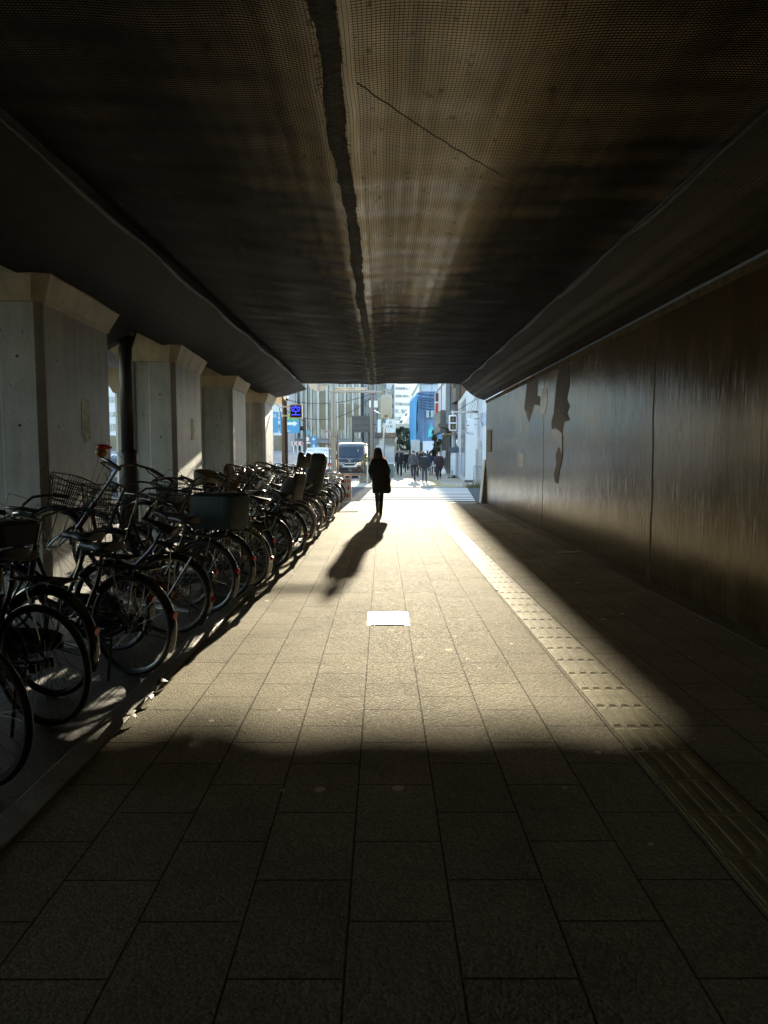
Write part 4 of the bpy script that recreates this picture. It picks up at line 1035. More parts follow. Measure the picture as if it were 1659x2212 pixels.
person(stand(1010, 36.9), -.05, 1.5, 'short person in a puffy black jacket with a pale hood walking away', BLK, cloth('slate trousers', (.04, .042, .05)), stride=9, back_bend=12, puff=2.4, top_len=.56, hood=True, wide=1.1, arm=(6, -4), elbow=(40, 40), scarf=PALE)
r_, A_, k_ = person(stand(1385, 40.6), PI, 1.54, 'masked grey haired person in a dark maroon coat carrying a white plastic bag', MAROON, DKT, stride=12, top_len=.62, hairm=HAIRG, mask=True, wide=1.1, arm=(4, 8), elbow=(14, 40))
r2, A2, k2 = person(stand(1180, 50.5), PI, 1.58, 'masked person in a navy jacket holding up a white paper bag', NAVY, GRT, stride=15, mask=True, arm=(20, 4), elbow=(70, 20))
person(stand(548, 57), PI, 1.7, 'masked person in a black jacket, between the tall scarf wearer and the grey jacket', BLK, DKT, stride=18, mask=True, back_bend=35)
person(stand(172, 54.5), .3, 1.72, 'person in a black jacket walking away at the left edge of the crowd', CHAR, DKT, stride=16, lead=-1)
person(stand(248, 52.5), PI-.2, 1.66, 'person in a pale jacket half hidden behind the tall scarf wearer', PALE, DKT, stride=22, back_bend=40)
person(stand(638, 62), 0, 1.7, 'distant person in black just left of the grey jacket', BLK, DKT, stride=12)
person(stand(815, 46.5), .1, 1.6, 'person in dark clothes walking close behind the grey jacket', BLK, DKT, stride=20, hairm=HAIRB)
person(stand(935, 60), PI, 1.78, 'distant tall person in black behind the puffy jacket', BLK, DKT, stride=14, puff=1.6)
person(stand(1085, 61), 0, 1.74, 'distant person in black just left of the navy jacket', CHAR, DKT, stride=14)
person(stand(872, 69), PI, 1.7, 'most distant person of the crowd, in a grey jacket', GREYJ, DKT, stride=12)
person(stand(985, 63), 0, 1.66, 'distant person in a charcoal jacket glimpsed right of the tall person in black', CHAR, DKT, stride=10)
person(stand(455, 66), PI, 1.66, 'distant person in black glimpsed left of the masked black jacket', BLK, DKT, stride=16)
person(stand(1340, 46.8), PI, 1.5, 'person in black almost hidden behind the one with the plastic bag', BLK, DKT, stride=10)
# carried bags
w_ = r_.matrix_basis @ (A_[-1][2])
w_ = Matrix.Translation(r_.location) @ Matrix.Rotation(PI, 4, 'Z') @ A_[-1][2].to_4d(); w_ = w_.to_3d()
b = MB(); rg = random.Random(3)
b.loft([[(x+.01*rg.uniform(-1, 1), y, z) for x, y, _ in ell(0, 0, 0, a, c_, 18)] for z, a, c_ in ((-.46, .06, .05), (-.44, .125, .08), (-.34, .145, .09), (-.22, .12, .08), (-.12, .06, .045), (-.07, .022, .02))])
b.tube([(-.02, 0, -.08), (-.03, 0, .0), (0, 0, .03), (.03, 0, .0), (.02, 0, -.08)], .008, 6)
o_ = b.build('plastic_bag', mat('white plastic film', (.72, .73, .74), .35, var=.1, scale=14, bump=.5, bscale=16), smooth=True); o_.location = w_+Vector((0, 0, -.06)); tag(o_, 'full white plastic carrier bag held by the maroon coated person', 'bag')
w_ = (Matrix.Translation(r2.location) @ Matrix.Rotation(PI, 4, 'Z') @ A2[-1][2].to_4d()).to_3d()
o_ = empty('paper_bag', w_+Vector((-.02, -.05, -.1)), 0, 'square white paper bag with a dark printed patch held by the navy jacket', 'bag')
b = MB(); b.bx(-.15, .15, -.05, .05, -.38, 0); b.tube([(-.06, -.04, 0), (-.05, -.04, .1), (.05, -.04, .1), (.06, -.04, 0)], .006, 5); b.build('body', WHITE, o_, bevel=.004)
b = MB(); b.bx(-.08, .08, -.054, -.05, -.27, -.13); b.build('print', mat('printed ink', (.12, .12, .13), .6, var=.6, scale=30), o_)
# ---------------------------------------------------------------- street furniture and vehicles beyond the underpass
def z1(x, y): return ((1060+.30139*x)/1.8517, (1520+.30139*y)/1.8517)
def z2(x, y): return ((1500+.30139*x)/1.8517, (1520+.30139*y)/1.8517)
def z5(x, y): return ((1720+.19447*x)/1.8517, (1530+.19447*y)/1.8517)
def zc(x, y): return ((1460+.13261*x)/1.8517, (1530+.13261*y)/1.8517)
def za(x, y): return ((1090+.15375*x)/1.8517, (1520+.15375*y)/1.8517)
def W_(zf, x, y, d): return at(*zf(x, y), d)
def thing(name, loc, label, cat, group=None, rz=0.): return empty(name, loc, rz, label, cat, group)
BEIGE = mat('beige painted steel', (.50, .46, .36), .5, var=.12, scale=5)
BROWNP = mat('dark brown paint', (.022, .015, .012), .4, var=.2)
# parking display post
p = W_(z1, 268, 1000, 24.0); q = thing('display_post', (p.x, 24.0, 0), 'dark post carrying a camera, a cabinet and a blue lit display', 'post')
b = MB(); b.cyl((0, 0, -.1), (0, 0, 3.62), .082, n=16); b.tube([(.09, -.05, -.05), (.09, -.05, 2.2)], .016, 6); b.tube([(-.09, -.05, -.05), (-.09, -.05, 1.9), (-.09, -.05, 2.6), (-.17, -.03, 3.0)], .016, 6)
for z in (2.32, 2.68): b.cyl((0, 0, z), (0, 0, z+.03), .086, n=16)
b.build('shaft', BROWNP, q, smooth=False)
b = MB(); b.bx(-.28, -.07, -.09, .06, 3.12, 3.50); b.build('cabinet', BEIGE, q, bevel=.01)
b = MB(); b.cyl((0, 0, 3.52), (0, 0, 3.66), .086, n=16); b.build('cap', PLASTIC, q)
c_ = MB(); c_.cyl((.02, -.06, 3.36), (.11, -.22, 3.27), .062, .066, 14); c_.tube([(.0, -.06, 3.4), (.03, -.09, 3.36)], .03, 8); cam_o = c_.build('security_camera', WHITE, q)
b = MB(); b.cyl((.108, -.217, 3.273), (.114, -.227, 3.267), .045, n=14); b.build('lens', PLASTIC, cam_o)
for z in (2.72, 3.02): b = MB(); b.bx(-.09, .20, -.10, -.06, z, z+.05); b.build('bracket', STEELG, q)
b = MB(); b.bx(.17, .60, -.14, .02, 2.66, 3.12); b.sphere((.62, -.06, 3.13), .02); dsp = b.build('display', BEIGE, q, bevel=.008)
b = MB(); b.bx(.205, .565, -.150, -.139, 2.695, 3.085); b.build('screen', mat('display face', (.01, .01, .015), .2, var=.1), dsp)
LED = mat('blue light emitting diodes', (.02, .03, .3), .4, var=.05, emit=(.04, .06, 1.), estr=.45)
text('character', '空', .36, (.385, -.153, 2.885), LED, dsp, depth=.003)

# guard pipe and striped barriers at the end of the bicycle row
p = W_(z1, 1135, 1590, 22.1)
q = thing('guard_pipe', (p.x, 22.1, 0), 'low pipe railing at the end of the bicycle row', 'railing')
b = MB(); b.cyl((0, 0, -.1), (0, 0, .86), .035, n=10); b.build('post', BEIGE, q, smooth=False)
b = MB(); b.cyl((-.22, .5, -.1), (-.22, .5, .84), .03, n=10); b.build('post', BEIGE, q, smooth=False)
b = MB(); b.tube([(-.75, .02, .84), (0, .02, .84), (.52, .02, .82)], .03, 10); b.build('rail', mat('worn white pipe', (.62, .58, .48), .4, var=.15), q)
for k, (x0, tilt, lab) in enumerate(((1020, .07, 'red and white striped folded barrier leaning left'), (1090, -.02, 'upright red and white striped barrier beside the pipe railing'))):
    p = W_(z1, x0+10, 1600, 21.75); q = thing('striped_barrier', (p.x, 21.75+.06*k, 0), lab, 'barrier', 'striped barriers', 0); q.rotation_euler = (-.12, tilt, 0)
    w = .085
    for i in range(6):
        b = MB(); b.bx(-w, w, -.012, .012, .02+.115*i, .02+.115*(i+1)-.001); b.build('band', RED if i % 2 else WHITE, q)
    b = MB()
    for s in (-1, 1): b.bx(s*w-.008, s*w+.008, -.018, .018, 0, .72)
    b.tube([(-w, -.03, .02), (w*.4, -.03, .74)], .012, 6); b.tube([(w*.2, -.03, 0), (w*.8, -.03, .7)], .012, 6); b.build('frame', WHITE, q)
# signal gantry pole with channels, arm and pedestrian signal seen from behind
p = W_(z1, 912, 1170, 26.2)
q = thing('signal_pole', (p.x, 26.2, -.01), 'thick grey signal pole with rusty side channels behind the bicycles', 'pole')
b = MB(); b.cyl((0, 0, 0), (0, 0, 7.5), .088, .080, 18); b.cyl((0, 0, 3.70), (0, 0, 3.80), .10, n=18); b.build('shaft', mat('weathered grey paint', (.40, .39, .34), .55, var=.2, scale=5, stretch=(3, 3, .5)), q, smooth=False)
b = MB()
for s in (-1, 1): b.bx(s*.155-.02, s*.155+.02, -.05, .05, .0, 2.36)
for z in (.4, 1.3, 2.1): b.bx(-.17, .17, -.06, -.03, z, z+.03)
b.build('channel', RUST, q)
b = MB(); b.bx(-.34, -.09, -.06, 0, 2.28, 2.33); b.tube([(-.02, -.1, 2.2), (-.02, -.1, 4.2)], .016, 6); b.bx(-.05, .02, -.13, -.06, 2.15, 2.28); b.build('conduit', STEEL, q)
b = MB(); b.tube([(-.12, -.06, 3.75), (.8, -.06, 3.75), (2.1, -.06, 3.73)], .042, 10); b.tube([(.1, .06, 3.87), (1.2, .06, 3.87)], .05, 10); b.build('arm', BEIGE, q, smooth=True)
tq = thing('traffic_sign', (p.x-.53, 26.1, 4.12), 'round traffic sign seen from behind at the top of the opening', 'sign')
b = MB(); b.cyl((0, -.02, 0), (0, .0, 0), .38, n=36); b.build('plate', mat('sign back', (.60, .54, .40), .5, var=.08), tq)
b = MB(); b.bx(-.03, .03, -.06, -.021, -.5+.16, .3); b.build('bracket', STEEL, tq)
b = MB(); b.bx(.031, .5, -.055, -.025, -.15, -.10); b.build('clamp_bar', STEEL, tq)
p = W_(z2, 150, 352, 26.1)
q = thing('pedestrian_signal', (p.x, 26.1, p.z), 'beige pedestrian signal seen from behind, hanging from the arm', 'signal')
b = MB(); b.loft([[(x, yy, z) for x, z, _ in ell(0, 0, 0, hw, hh, 40, 7.)] for yy, hw, hh in ((-.10, .14, .36), (-.095, .195, .415), (-.08, .205, .425), (.07, .205, .425), (.08, .195, .41))]); hs = b.build('housing', mat('beige signal paint', (.64, .60, .47), .45, var=.06, scale=3), q)
autosmooth(hs, 50)
b = MB(); b.bx(-.07, .05, -.11, -.10, -.385, -.315); b.build('plate', mat('maker plate', (.25, .20, .10), .5, var=.5, scale=60), q)
b = MB(); b.cyl((0, 0, .42), (0, 0, .62), .06, .04, 10); b.bx(-.08, .08, -.06, .06, .56, .64)
for z in (-.25, .26): b.bx(.2, .225, -.04, .04, z-.03, z+.05); b.bx(-.225, -.2, -.04, .04, z-.06, z+.06)
b.build('hanger', STEEL, q)
# dark lamp pole, concrete utility pole with boxes, thin sign pole
p = W_(z1, 1427, 900, 41); q = thing('lamp_pole', (p.x, 41, 0), 'slim dark lamp pole behind the van', 'pole'); b = MB(); b.cyl((0, 0, -.06), (0, 0, 9), .09, .075, 14); b.build('shaft', mat('brown lamp paint', (.13, .10, .085), .35, .3, var=.1), q)
b = MB(); b.tube([(.05, 0, 4.0), (.95, .5, 3.5)], .03, 8); b.build('lamp', WHITE, q)
p = W_(z2, 78, 900, 56); q = thing('utility_pole', (p.x, 56, 0), 'concrete utility pole stained green behind the pedestrian signal', 'pole')
b = MB(); b.cyl((0, 0, -.06), (0, 0, 9), .25, .21, 16); b.build('shaft', mat('mossy concrete', (.25, .27, .22), .85, var=.35, scale=3, stretch=(3, 3, .6)), q)
b = MB(); b.bx(-.2, .27, -.42, -.22, 1.9, 2.55); b.build('meter_box', STEELG, q, bevel=.01)
for z in (2.05, 2.31): b = MB(); b.bx(-.04, .15, -.428, -.419, z, z+.13); b.build('window', GLASSD, q)
b = MB(); b.bx(-.92, -.24, -.3, .0, 5.1, 5.64); b.build('loudspeaker', WHITE, q, bevel=.03)
b = MB(); b.bx(-.74, -.3, -.15, -.09, 3.76, 3.82); b.tube([(-.25, -.15, 5.2), (-.27, -.18, 4.0), (-.25, -.15, 2.55)], .026, 6); b.build('cable', PLASTIC, q)
p = W_(z2, 118, 900, 51); q = thing('sign_post', (p.x, 51, 0), 'thin steel post with a small lamp beside the utility pole', 'post'); b = MB(); b.cyl((0, 0, -.06), (0, 0, 3.57), .07, n=12); b.bx(-.09, .23, -.09, .09, 3.43, 3.67); b.build('shaft', STEEL, q)
# overhead wires
def wire(a, c, sag, r, label):
    pts = []
    for k in range(17): t = k/16; v = a.lerp(c, t); v.z -= sag*4*t*(1-t); pts.append(v)
    b = MB(); b.tube(pts, r, 5); tag(b.build('cable', PLASTIC), label, 'cable', 'overhead cables')
wire(W_(z1, 100, 212, 40), W_(z1, 1500, 150, 40), .55, .018, 'upper overhead cable sagging across the glass facade')
wire(W_(z1, 60, 262, 40), W_(z1, 1520, 130, 42), 1.4, .018, 'lower overhead cable sagging across the glass facade')
# van
def vehicle_wheels(q, xs, ys, r, wdt=.2):
    for x in xs:
        for y in ys:
            b = MB(); b.cyl((x-wdt/2, y, r), (x+wdt/2, y, r), r, n=22); t = b.build('wheel', RUBBER, q); b2 = MB(); b2.cyl((x-wdt/2-.006, y, r), (x+wdt/2+.006, y, r), r*.6, n=18); b2.build('rim', STEEL, t)
VB = mat('glossy black car paint', (.012, .013, .016), .12, 0., var=.1, coat=1.)
p = W_(z1, 1135, 1290, 45.4)
q = thing('van', (p.x-.05, 45.4, -.012), 'black high roofed van with chrome grille facing the camera', 'van'); q.rotation_euler = (0, 0, R(-2.5))
sec = [(-.02, .40, .80, .60), (.0, .32, .82, .84), (.10, .24, .84, 1.10), (.40, .22, .845, 1.24), (.62, .22, .845, 1.34)]
b = MB()
def vring(y, z0, hw, z1_, top): return [(-hw, y, z0), (-hw-.005, y, (z0+z1_)/2), (-hw+.01, y, z1_), (-hw*top, y, z1_+.03), (0, y, z1_+.05), (hw*top, y, z1_+.03), (hw-.01, y, z1_), (hw+.005, y, (z0+z1_)/2), (hw, y, z0)]
b.loft([vring(-.02, .34, .78, .66, .92), vring(.0, .26, .80, .88, .92), vring(.09, .20, .83, 1.05, .94), vring(.34, .19, .845, 1.20, .95), vring(.40, .19, .845, 1.235, .95),
        vring(.95, .19, .845, 1.86, .86), vring(1.05, .19, .845, 1.93, .84), vring(1.30, .19, .845, 2.12, .78), vring(1.6, .19, .845, 2.20, .76), vring(4.5, .19, .845, 2.21, .76), vring(4.68, .25, .82, 2.1, .76)])
vb = b.build('body', VB, q); autosmooth(vb, 35)
b = MB(); b.add([(-.70, .405, 1.265), (.70, .405, 1.265), (.64, .93, 1.845), (-.64, .93, 1.845), (0, .37, 1.285), (0, .905, 1.87)], [(0, 4, 5, 3), (4, 1, 2, 5)])
o_ = b.build('windshield', mat('car glass', (.02, .03, .042), .05, 0., spec=1., var=.3, scale=3), q); s_ = o_.modifiers.new('t', 'SOLIDIFY'); s_.thickness = .02; s_.offset = 0
b = MB(); b.prism([(.25, 1.36), (.36, 1.36), (.5, 1.78), (.25, 1.80)], 0, .004, lambda u, v, w: (u, .405+(v-1.265)*.905-.025-w, v)); b.build('sun_visor', mat('pale card', (.7, .66, .5), .6, var=.1), q)  # pale card-coloured panel over one side of the windshield
for s in (-1, 1):
    b = MB(); b.loft([[(s*(.55+.0)+x*.0+s*.0+dx*s, yy, z) for dx, z in ((-.13, .78), (.17, .80), (.24, .94), (.17, 1.0), (-.10, .96))] for yy in (-.045, .12)]); o_ = b.build('headlight', mat('headlight glass', (.62, .60, .55), .12, .5, var=.2, scale=14), q, bevel=.01)
    b = MB(); b.cyl((s*.58, -.05, .88), (s*.58, -.04, .88), .055, n=14); b.build('bulb', CHROME, o_)
    b = MB(); b.bx(s*.86, s*1.06, .5, .58, 1.22, 1.46); b.bx(s*.82, s*.9, .53, .56, 1.26, 1.30); b.build('mirror', PLASTIC, q, bevel=.02)
    b = MB(); b.add([(s*.853, .75, 1.32), (s*.853, 4.3, 1.36), (s*.815, 4.3, 1.86), (s*.82, 1.15, 1.84)], [(0, 1, 2, 3)]); o_ = b.build('side_window', M['car glass'], q); s_ = o_.modifiers.new('t', 'SOLIDIFY'); s_.thickness = .016; s_.offset = 0
b = MB(); b.prism([(-.40, .94), (-.30, .885), (.30, .885), (.40, .94), (.40, .985), (.28, .925), (-.28, .925), (-.40, .985)], -.055, 0, lambda u, v, w: (u, w, v)); b.prism([(-.44, .66), (.44, .66), (.44, .88), (.38, .86), (.30, .76), (-.30, .76), (-.38, .86), (-.44, .88)], -.06, 0, lambda u, v, w: (u, w, v)); b.build('grille', mat('satin chrome', (.62, .66, .72), .25, .4, var=.05), q)
b = MB(); b.bx(-.33, .33, -.05, -.02, .765, .885); b.build('intake', PLASTIC, q)
b = MB(); b.loft([[(x, y, z) for x, y in ((-.83, .05), (-.78, -.06), (0, -.09), (.78, -.06), (.83, .05), (.8, .12), (-.8, .12))] for z in (.24, .36, .55, .62)]); b.build('bumper', VB, q)
b = MB(); b.bx(-.17, .17, -.105, -.09, .40, .565); pl = b.build('number_plate', mat('plate black', (.02, .02, .02), .4), q)
text('digits', '・5 23', .11, (0, -.108, .46), WHITE, pl); text('region', '品川', .05, (0, -.108, .535), WHITE, pl)
text('lettering', 'DIARTO', .105, (0, .20, 1.17), WHITE, q, rot=Matrix.Rotation(R(-55), 4, 'X'))
b = MB(); b.arc((0, .03, 1.02), .075, 0, 2*PI, .008, k=24, n=5); b.arc((0, .03, 1.03), .035, 0, 2*PI, .007, k=16, n=5); b.arc((0, .03, 1.045), .055, PI*.1, PI*.9, .007, k=12, n=5); b.build('emblem', CHROME, q)
for s in (-1, 1): b = MB(); b.tube([(s*.3-.25, .40, 1.30), (s*.3+.2, .43, 1.35)], .008, 5); b.build('wiper', PLASTIC, q)
vehicle_wheels(q, (-.74, .74), (.75, 3.4), .33)
# pale car with red tail lights, seen behind the pole, and cars queuing on the road beyond the pillars
def cring(y, z0, hw, zb, zt, ht): return [(-hw, y, z0), (-hw-.01, y, zb*.7), (-hw+.02, y, zb), (-ht, y, zt), (0, y, zt+.03), (ht, y, zt), (hw-.02, y, zb), (hw+.01, y, zb*.7), (hw, y, z0)]
WCAR = mat('white car paint', (.70, .70, .68), .2, var=.03, coat=.6)
def car(x, y, paint, label, rz=0., low=1.):
    q = thing('car', (x, y, -.012), label, 'car', 'cars on the road', rz)
    b = MB()
    b.loft([cring(0, .35, .80, .95*low, 1.0*low, .70), cring(.05, .25, .86, 1.02*low, 1.10*low, .74), cring(.18, .22, .88, 1.05*low, 1.62*low, .66), cring(.5, .22, .88, 1.06*low, 1.86*low, .62), cring(2.6, .22, .88, 1.05*low, 1.88*low, .62), cring(3.5, .22, .88, 1.0*low, 1.2*low, .68), cring(4.3, .25, .84, .85, .95, .70), cring(4.4, .35, .78, .7, .75, .66)])
    o_ = b.build('body', paint, q); autosmooth(o_, 35)
    b = MB(); b.add([(-.62, .10, 1.14*low), (.62, .10, 1.14*low), (.56, .32, 1.72*low), (-.56, .32, 1.72*low)], [(0, 1, 2, 3)]); o_ = b.build('rear_window', M['car glass'], q); s_ = o_.modifiers.new('t', 'SOLIDIFY'); s_.thickness = .06; s_.offset = 0
    for s in (-1, 1):
        b = MB(); b.add([(s*.872, .5, 1.12*low), (s*.872, 3.3, 1.10*low), (s*.66, 2.7, 1.78*low), (s*.66, .6, 1.78*low)], [(0, 1, 2, 3)]); o_ = b.build('side_window', M['car glass'], q); s_ = o_.modifiers.new('t', 'SOLIDIFY'); s_.thickness = .05; s_.offset = 0
        b = MB(); b.bx(s*.62, s*.86, -.03, .12, .78*low, .98*low); b.build('tail_light', REDW, q, bevel=.015)
    b = MB(); b.bx(-.86, .86, -.08, .2, .28, .62); b.build('bumper', mat('dark bumper', (.05, .05, .055), .5), q, bevel=.04)
    b = MB(); b.bx(-.17, .17, -.02, .0, .72*low, .88*low); b.build('number_plate', WHITE, q)
    vehicle_wheels(q, (-.76, .76), (.8, 3.4), .31)
p = W_(z1, 770, 1130, 41.5)
car(p.x-.35, 41.5, WCAR, 'white car with red tail lights left of the grey signal pole')
SILV = mat('silver car paint', (.5, .5, .5), .2, .7, var=.03, coat=.6)
for x, y, m_, lab in ((-9.8, 27.0, VB, 'black car glimpsed in the slot between the nearest pillar and the black post'),):
    car(x, y, m_, lab, low=.8)
# planter shrub by the kerb, green cabinet, railing
p = W_(z1, 1330, 1340, 36.5)
q = thing('potted_shrub', (p.x, 36.5, 0), 'dry twiggy shrub in a concrete planter at the kerb by the van', 'shrub')
b = MB(); b.loft([ell(0, 0, z, r, r*.9, 12, 4) for z, r in ((-.06, .30), (.32, .34), (.34, .30), (.27, .28))]); b.build('planter', KERB, q)
b = MB(); rg = random.Random(6); lf = MB()
for k in range(40):
    a = rg.random()*6.28; h = .6+.5*rg.random(); t = (rg.uniform(0, .32)*math.cos(a), rg.uniform(0, .32)*math.sin(a), .25+h); b.tube([(0.06*math.cos(a), .06*math.sin(a), .25), (t[0]*.5, t[1]*.5, .25+h*.6), t], .006, 4)
    for j in range(9):
        c_ = Vector(t)+Vector((rg.gauss(0, .08), rg.gauss(0, .08), rg.gauss(-.1, .13))); n = Vector((rg.uniform(-1, 1), rg.uniform(-1, 1), rg.uniform(-1, 1)))*.035; m_ = n.orthogonal().normalized()*.02; lf.add([c_-n, c_+m_, c_+n, c_-m_], [(0, 1, 2, 3)])
b.build('twigs', mat('twig bark', (.12, .09, .06), .8), q); lf.build('leaves', mat('dry leaves', (.20, .17, .08), .7, var=.4), q)
p = W_(z1, 1362, 1340, 36); q = thing('marker_post', (p.x, 35.8, 0), 'slim grey marker post beside the potted shrub', 'post'); b = MB(); b.cyl((0, 0, -.05), (0, 0, 1.05), .04, n=10); b.sphere((0, 0, 1.05), .04); b.build('shaft', STEEL, q)
p = W_(z2, 218, 1270, 46); q = thing('cabinet', (p.x-.12, 46, 0), 'green roadside utility cabinet with a pale lid left of the crowd', 'cabinet'); b = MB(); b.bx(-.26, .26, -.25, .25, 0, .86); b.build('housing', mat('green cabinet paint', (.12, .17, .14), .5, var=.15), q, bevel=.02); b = MB(); b.bx(-.29, .29, -.28, .28, .86, .92); b.build('lid', WHITE, q, bevel=.01); b = MB(); b.bx(-.01, .01, -.256, -.25, .1, .82); b.build('door_gap', PLASTIC, q)

# right side: utility pole with pedestrian signals and railing
p = W_(z5, 1028, 2120, 31.6)
q = thing('utility_pole', (p.x, 31.9, -.05), 'pale grey utility pole with signal arms right of the crossing', 'pole')
b = MB(); b.cyl((0, 0, 0), (0, 0, 9), .135, .115, 18); b.build('shaft', mat('pale pole paint', (.46, .47, .50), .5, var=.15, scale=4, stretch=(2, 2, .5)), q, smooth=False)
b = MB(); b.tube([(.1, -.15, .1), (.1, -.15, 2.0), (.05, -.15, 2.1)], .02, 6); b.tube([(-.03, -.15, .1), (-.03, -.15, 2.1)], .018, 6)
for z in (.6, 1.0, 1.5, 1.9): b.cyl((0, 0, z), (0, 0, z+.025), .142, n=16)
b.bx(-.19, -.13, -.12, .05, 0, 1.75); b.build('conduit', STEELG, q)
a1 = W_(z5, 445, 610, 31.9)
b = MB(); b.tube([(0, -.02, a1.z+.05), (a1.x-p.x-.05, -.02, a1.z+.05)], .05, 10); b.bx(-.12, .12, -.16, .12, a1.z-.03, a1.z+.02); b.bx(-.12, .12, -.16, .12, a1.z-.2, a1.z-.15); b.tube([(0, -.02, a1.z-.2), (-.35, -.3, a1.z-.28), (-.62, -.3, a1.z-.36)], .032, 8); b.build('arm', STEEL, q)
b = MB(); b.bx(.06, .32, -.16, .0, 2.9, 3.36); b.bx(.12, .2, -.14, -.04, 2.74, 2.9); b.build('box', mat('blue grey box', (.40, .46, .55), .5), q, bevel=.01)
b = MB()
for k in range(4): b.tube([(-.05-.03*k, -.1, a1.z+.05), (-.18-.12*k, -.14, a1.z+.12), (-.10-.06*k, -.12, a1.z+.6), (-.06, -.1, a1.z+1.2)], .011, 5)
b.build('cable', PLASTIC, q)
pc = W_(z5, 468, 832, 31.7)
def pedsig(q_, front=True):
    b = MB(); b.loft([[(x, yy, z) for x, z, _ in ell(0, 0, 0, hw, hh, 36, 7.)] for yy, hw, hh in ((-.11, .155, .33), (-.10, .172, .345), (.10, .172, .345), (.12, .155, .33))]); hs = b.build('housing', mat('white signal paint', (.62, .66, .72), .4, var=.05), q_); autosmooth(hs, 50)
    for z in (.155, -.165):
        b = MB(); b.bx(-.125, .125, -.135, -.108, z-.13, z+.13); l_ = b.build('lens', mat('dark signal lens', (.05, .045, .035), .25, var=.5, scale=16), q_, bevel=.012)
        b = MB(); b.loft([[(x, yy, z_) for x, z_ in ((-.135, z-.1), (-.145, z+.135), (.145, z+.135), (.135, z-.1), (.13, z-.1), (.135, z+.125), (-.135, z+.125), (-.13, z-.1))] for yy in (-.11, -.23)]); b.build('hood', mat('white signal paint', (.62, .66, .72)), q_)
        b = MB(); b.sphere((.0, -.136, z+.06), (.022, .008, .025), 10, 6); b.bx(-.03, .03, -.14, -.134, z-.06, z+.03); b.build('figure', mat('unlit figure', (.22, .16, .07), .5), l_)
    b = MB(); b.cyl((0, 0, .34), (0, 0, .52), .045, n=10); b.bx(-.07, .07, -.05, .05, .46, .52); b.build('hanger', STEEL, q_)
q = thing('pedestrian_signal', pc, 'white pedestrian signal with two dark square lenses facing the camera', 'signal'); pedsig(q)
pc2 = W_(z5, 838, 905, 31.5); q = thing('pedestrian_signal', pc2, 'white pedestrian signal seen edge on beside the pale utility pole', 'signal', rz=R(-78)); pedsig(q)
wire(W_(z5, 540, 585, 32), W_(z5, 985, 315, 32), .02, .014, 'short stay cable from the signal arm up to the pale utility pole')
p = W_(z5, 905, 2110, 31.5); q = thing('railing', (p.x, 31.6, 0), 'grey pipe railing at the foot of the pale utility pole', 'railing')
b = MB(); b.tube([(0, 0, -.05), (0, 0, .93), (.03, 0, .97), (1.0, 0, .97)], .028, 8); b.tube([(.05, 0, .36), (1., 0, .36)], .022, 8); b.tube([(.36, .0, -.05), (.36, 0, .95)], .012, 6); b.build('pipe', STEELG, q, smooth=True)
b = MB(); rg = random.Random(8)
for k in range(260):
    x, y, h = rg.gauss(p.x+.15, .3), rg.gauss(31.5, .14), .08+.2*rg.random(); b.add([(x-.012, y, -.05), (x+.012, y, -.05), (x+rg.uniform(-.1, .1), y, h)], [(0, 1, 2)])
tag(b.build('weeds', mat('dry grass', (.14, .12, .05), .8, var=.4)), kind='stuff')
# ---------------------------------------------------------------- buildings
def tower(name, label, loc=(0, 0, 0)): return empty(name, loc, 0, label, 'building')
HAZEW = mat('white render', (.62, .63, .64), .7, var=.06, scale=.6)
PBLUE = mat('pale blue panel', (.45, .52, .60), .5, var=.06, scale=.5)
PGREY = mat('pale grey panel', (.42, .45, .48), .6, var=.06, scale=.5)
CURT = bpy.data.materials.new('curtained glass'); N, L = nodes(CURT); bs = N['Principled BSDF']
g = N.new('ShaderNodeNewGeometry'); n1 = noise(N, L, mapping(N, L, g.outputs['Position'], (4.5, .1, .25)), 1., 4, .7)
L.new(ramp(N, L, n1, [(.32, (.05, .07, .085)), (.44, (.14, .18, .205)), (.54, (.30, .36, .39)), (.72, (.50, .56, .58))]), bs.inputs['Base Color']); bs.inputs['Roughness'].default_value = .15; bs.inputs['Specular IOR Level'].default_value = .6
FIN = mat('pale fin', (.50, .50, .49), .5, var=.06)
DGL = mat('dark bay glass', (.055, .075, .08), .1, 0., var=.35, scale=.7)
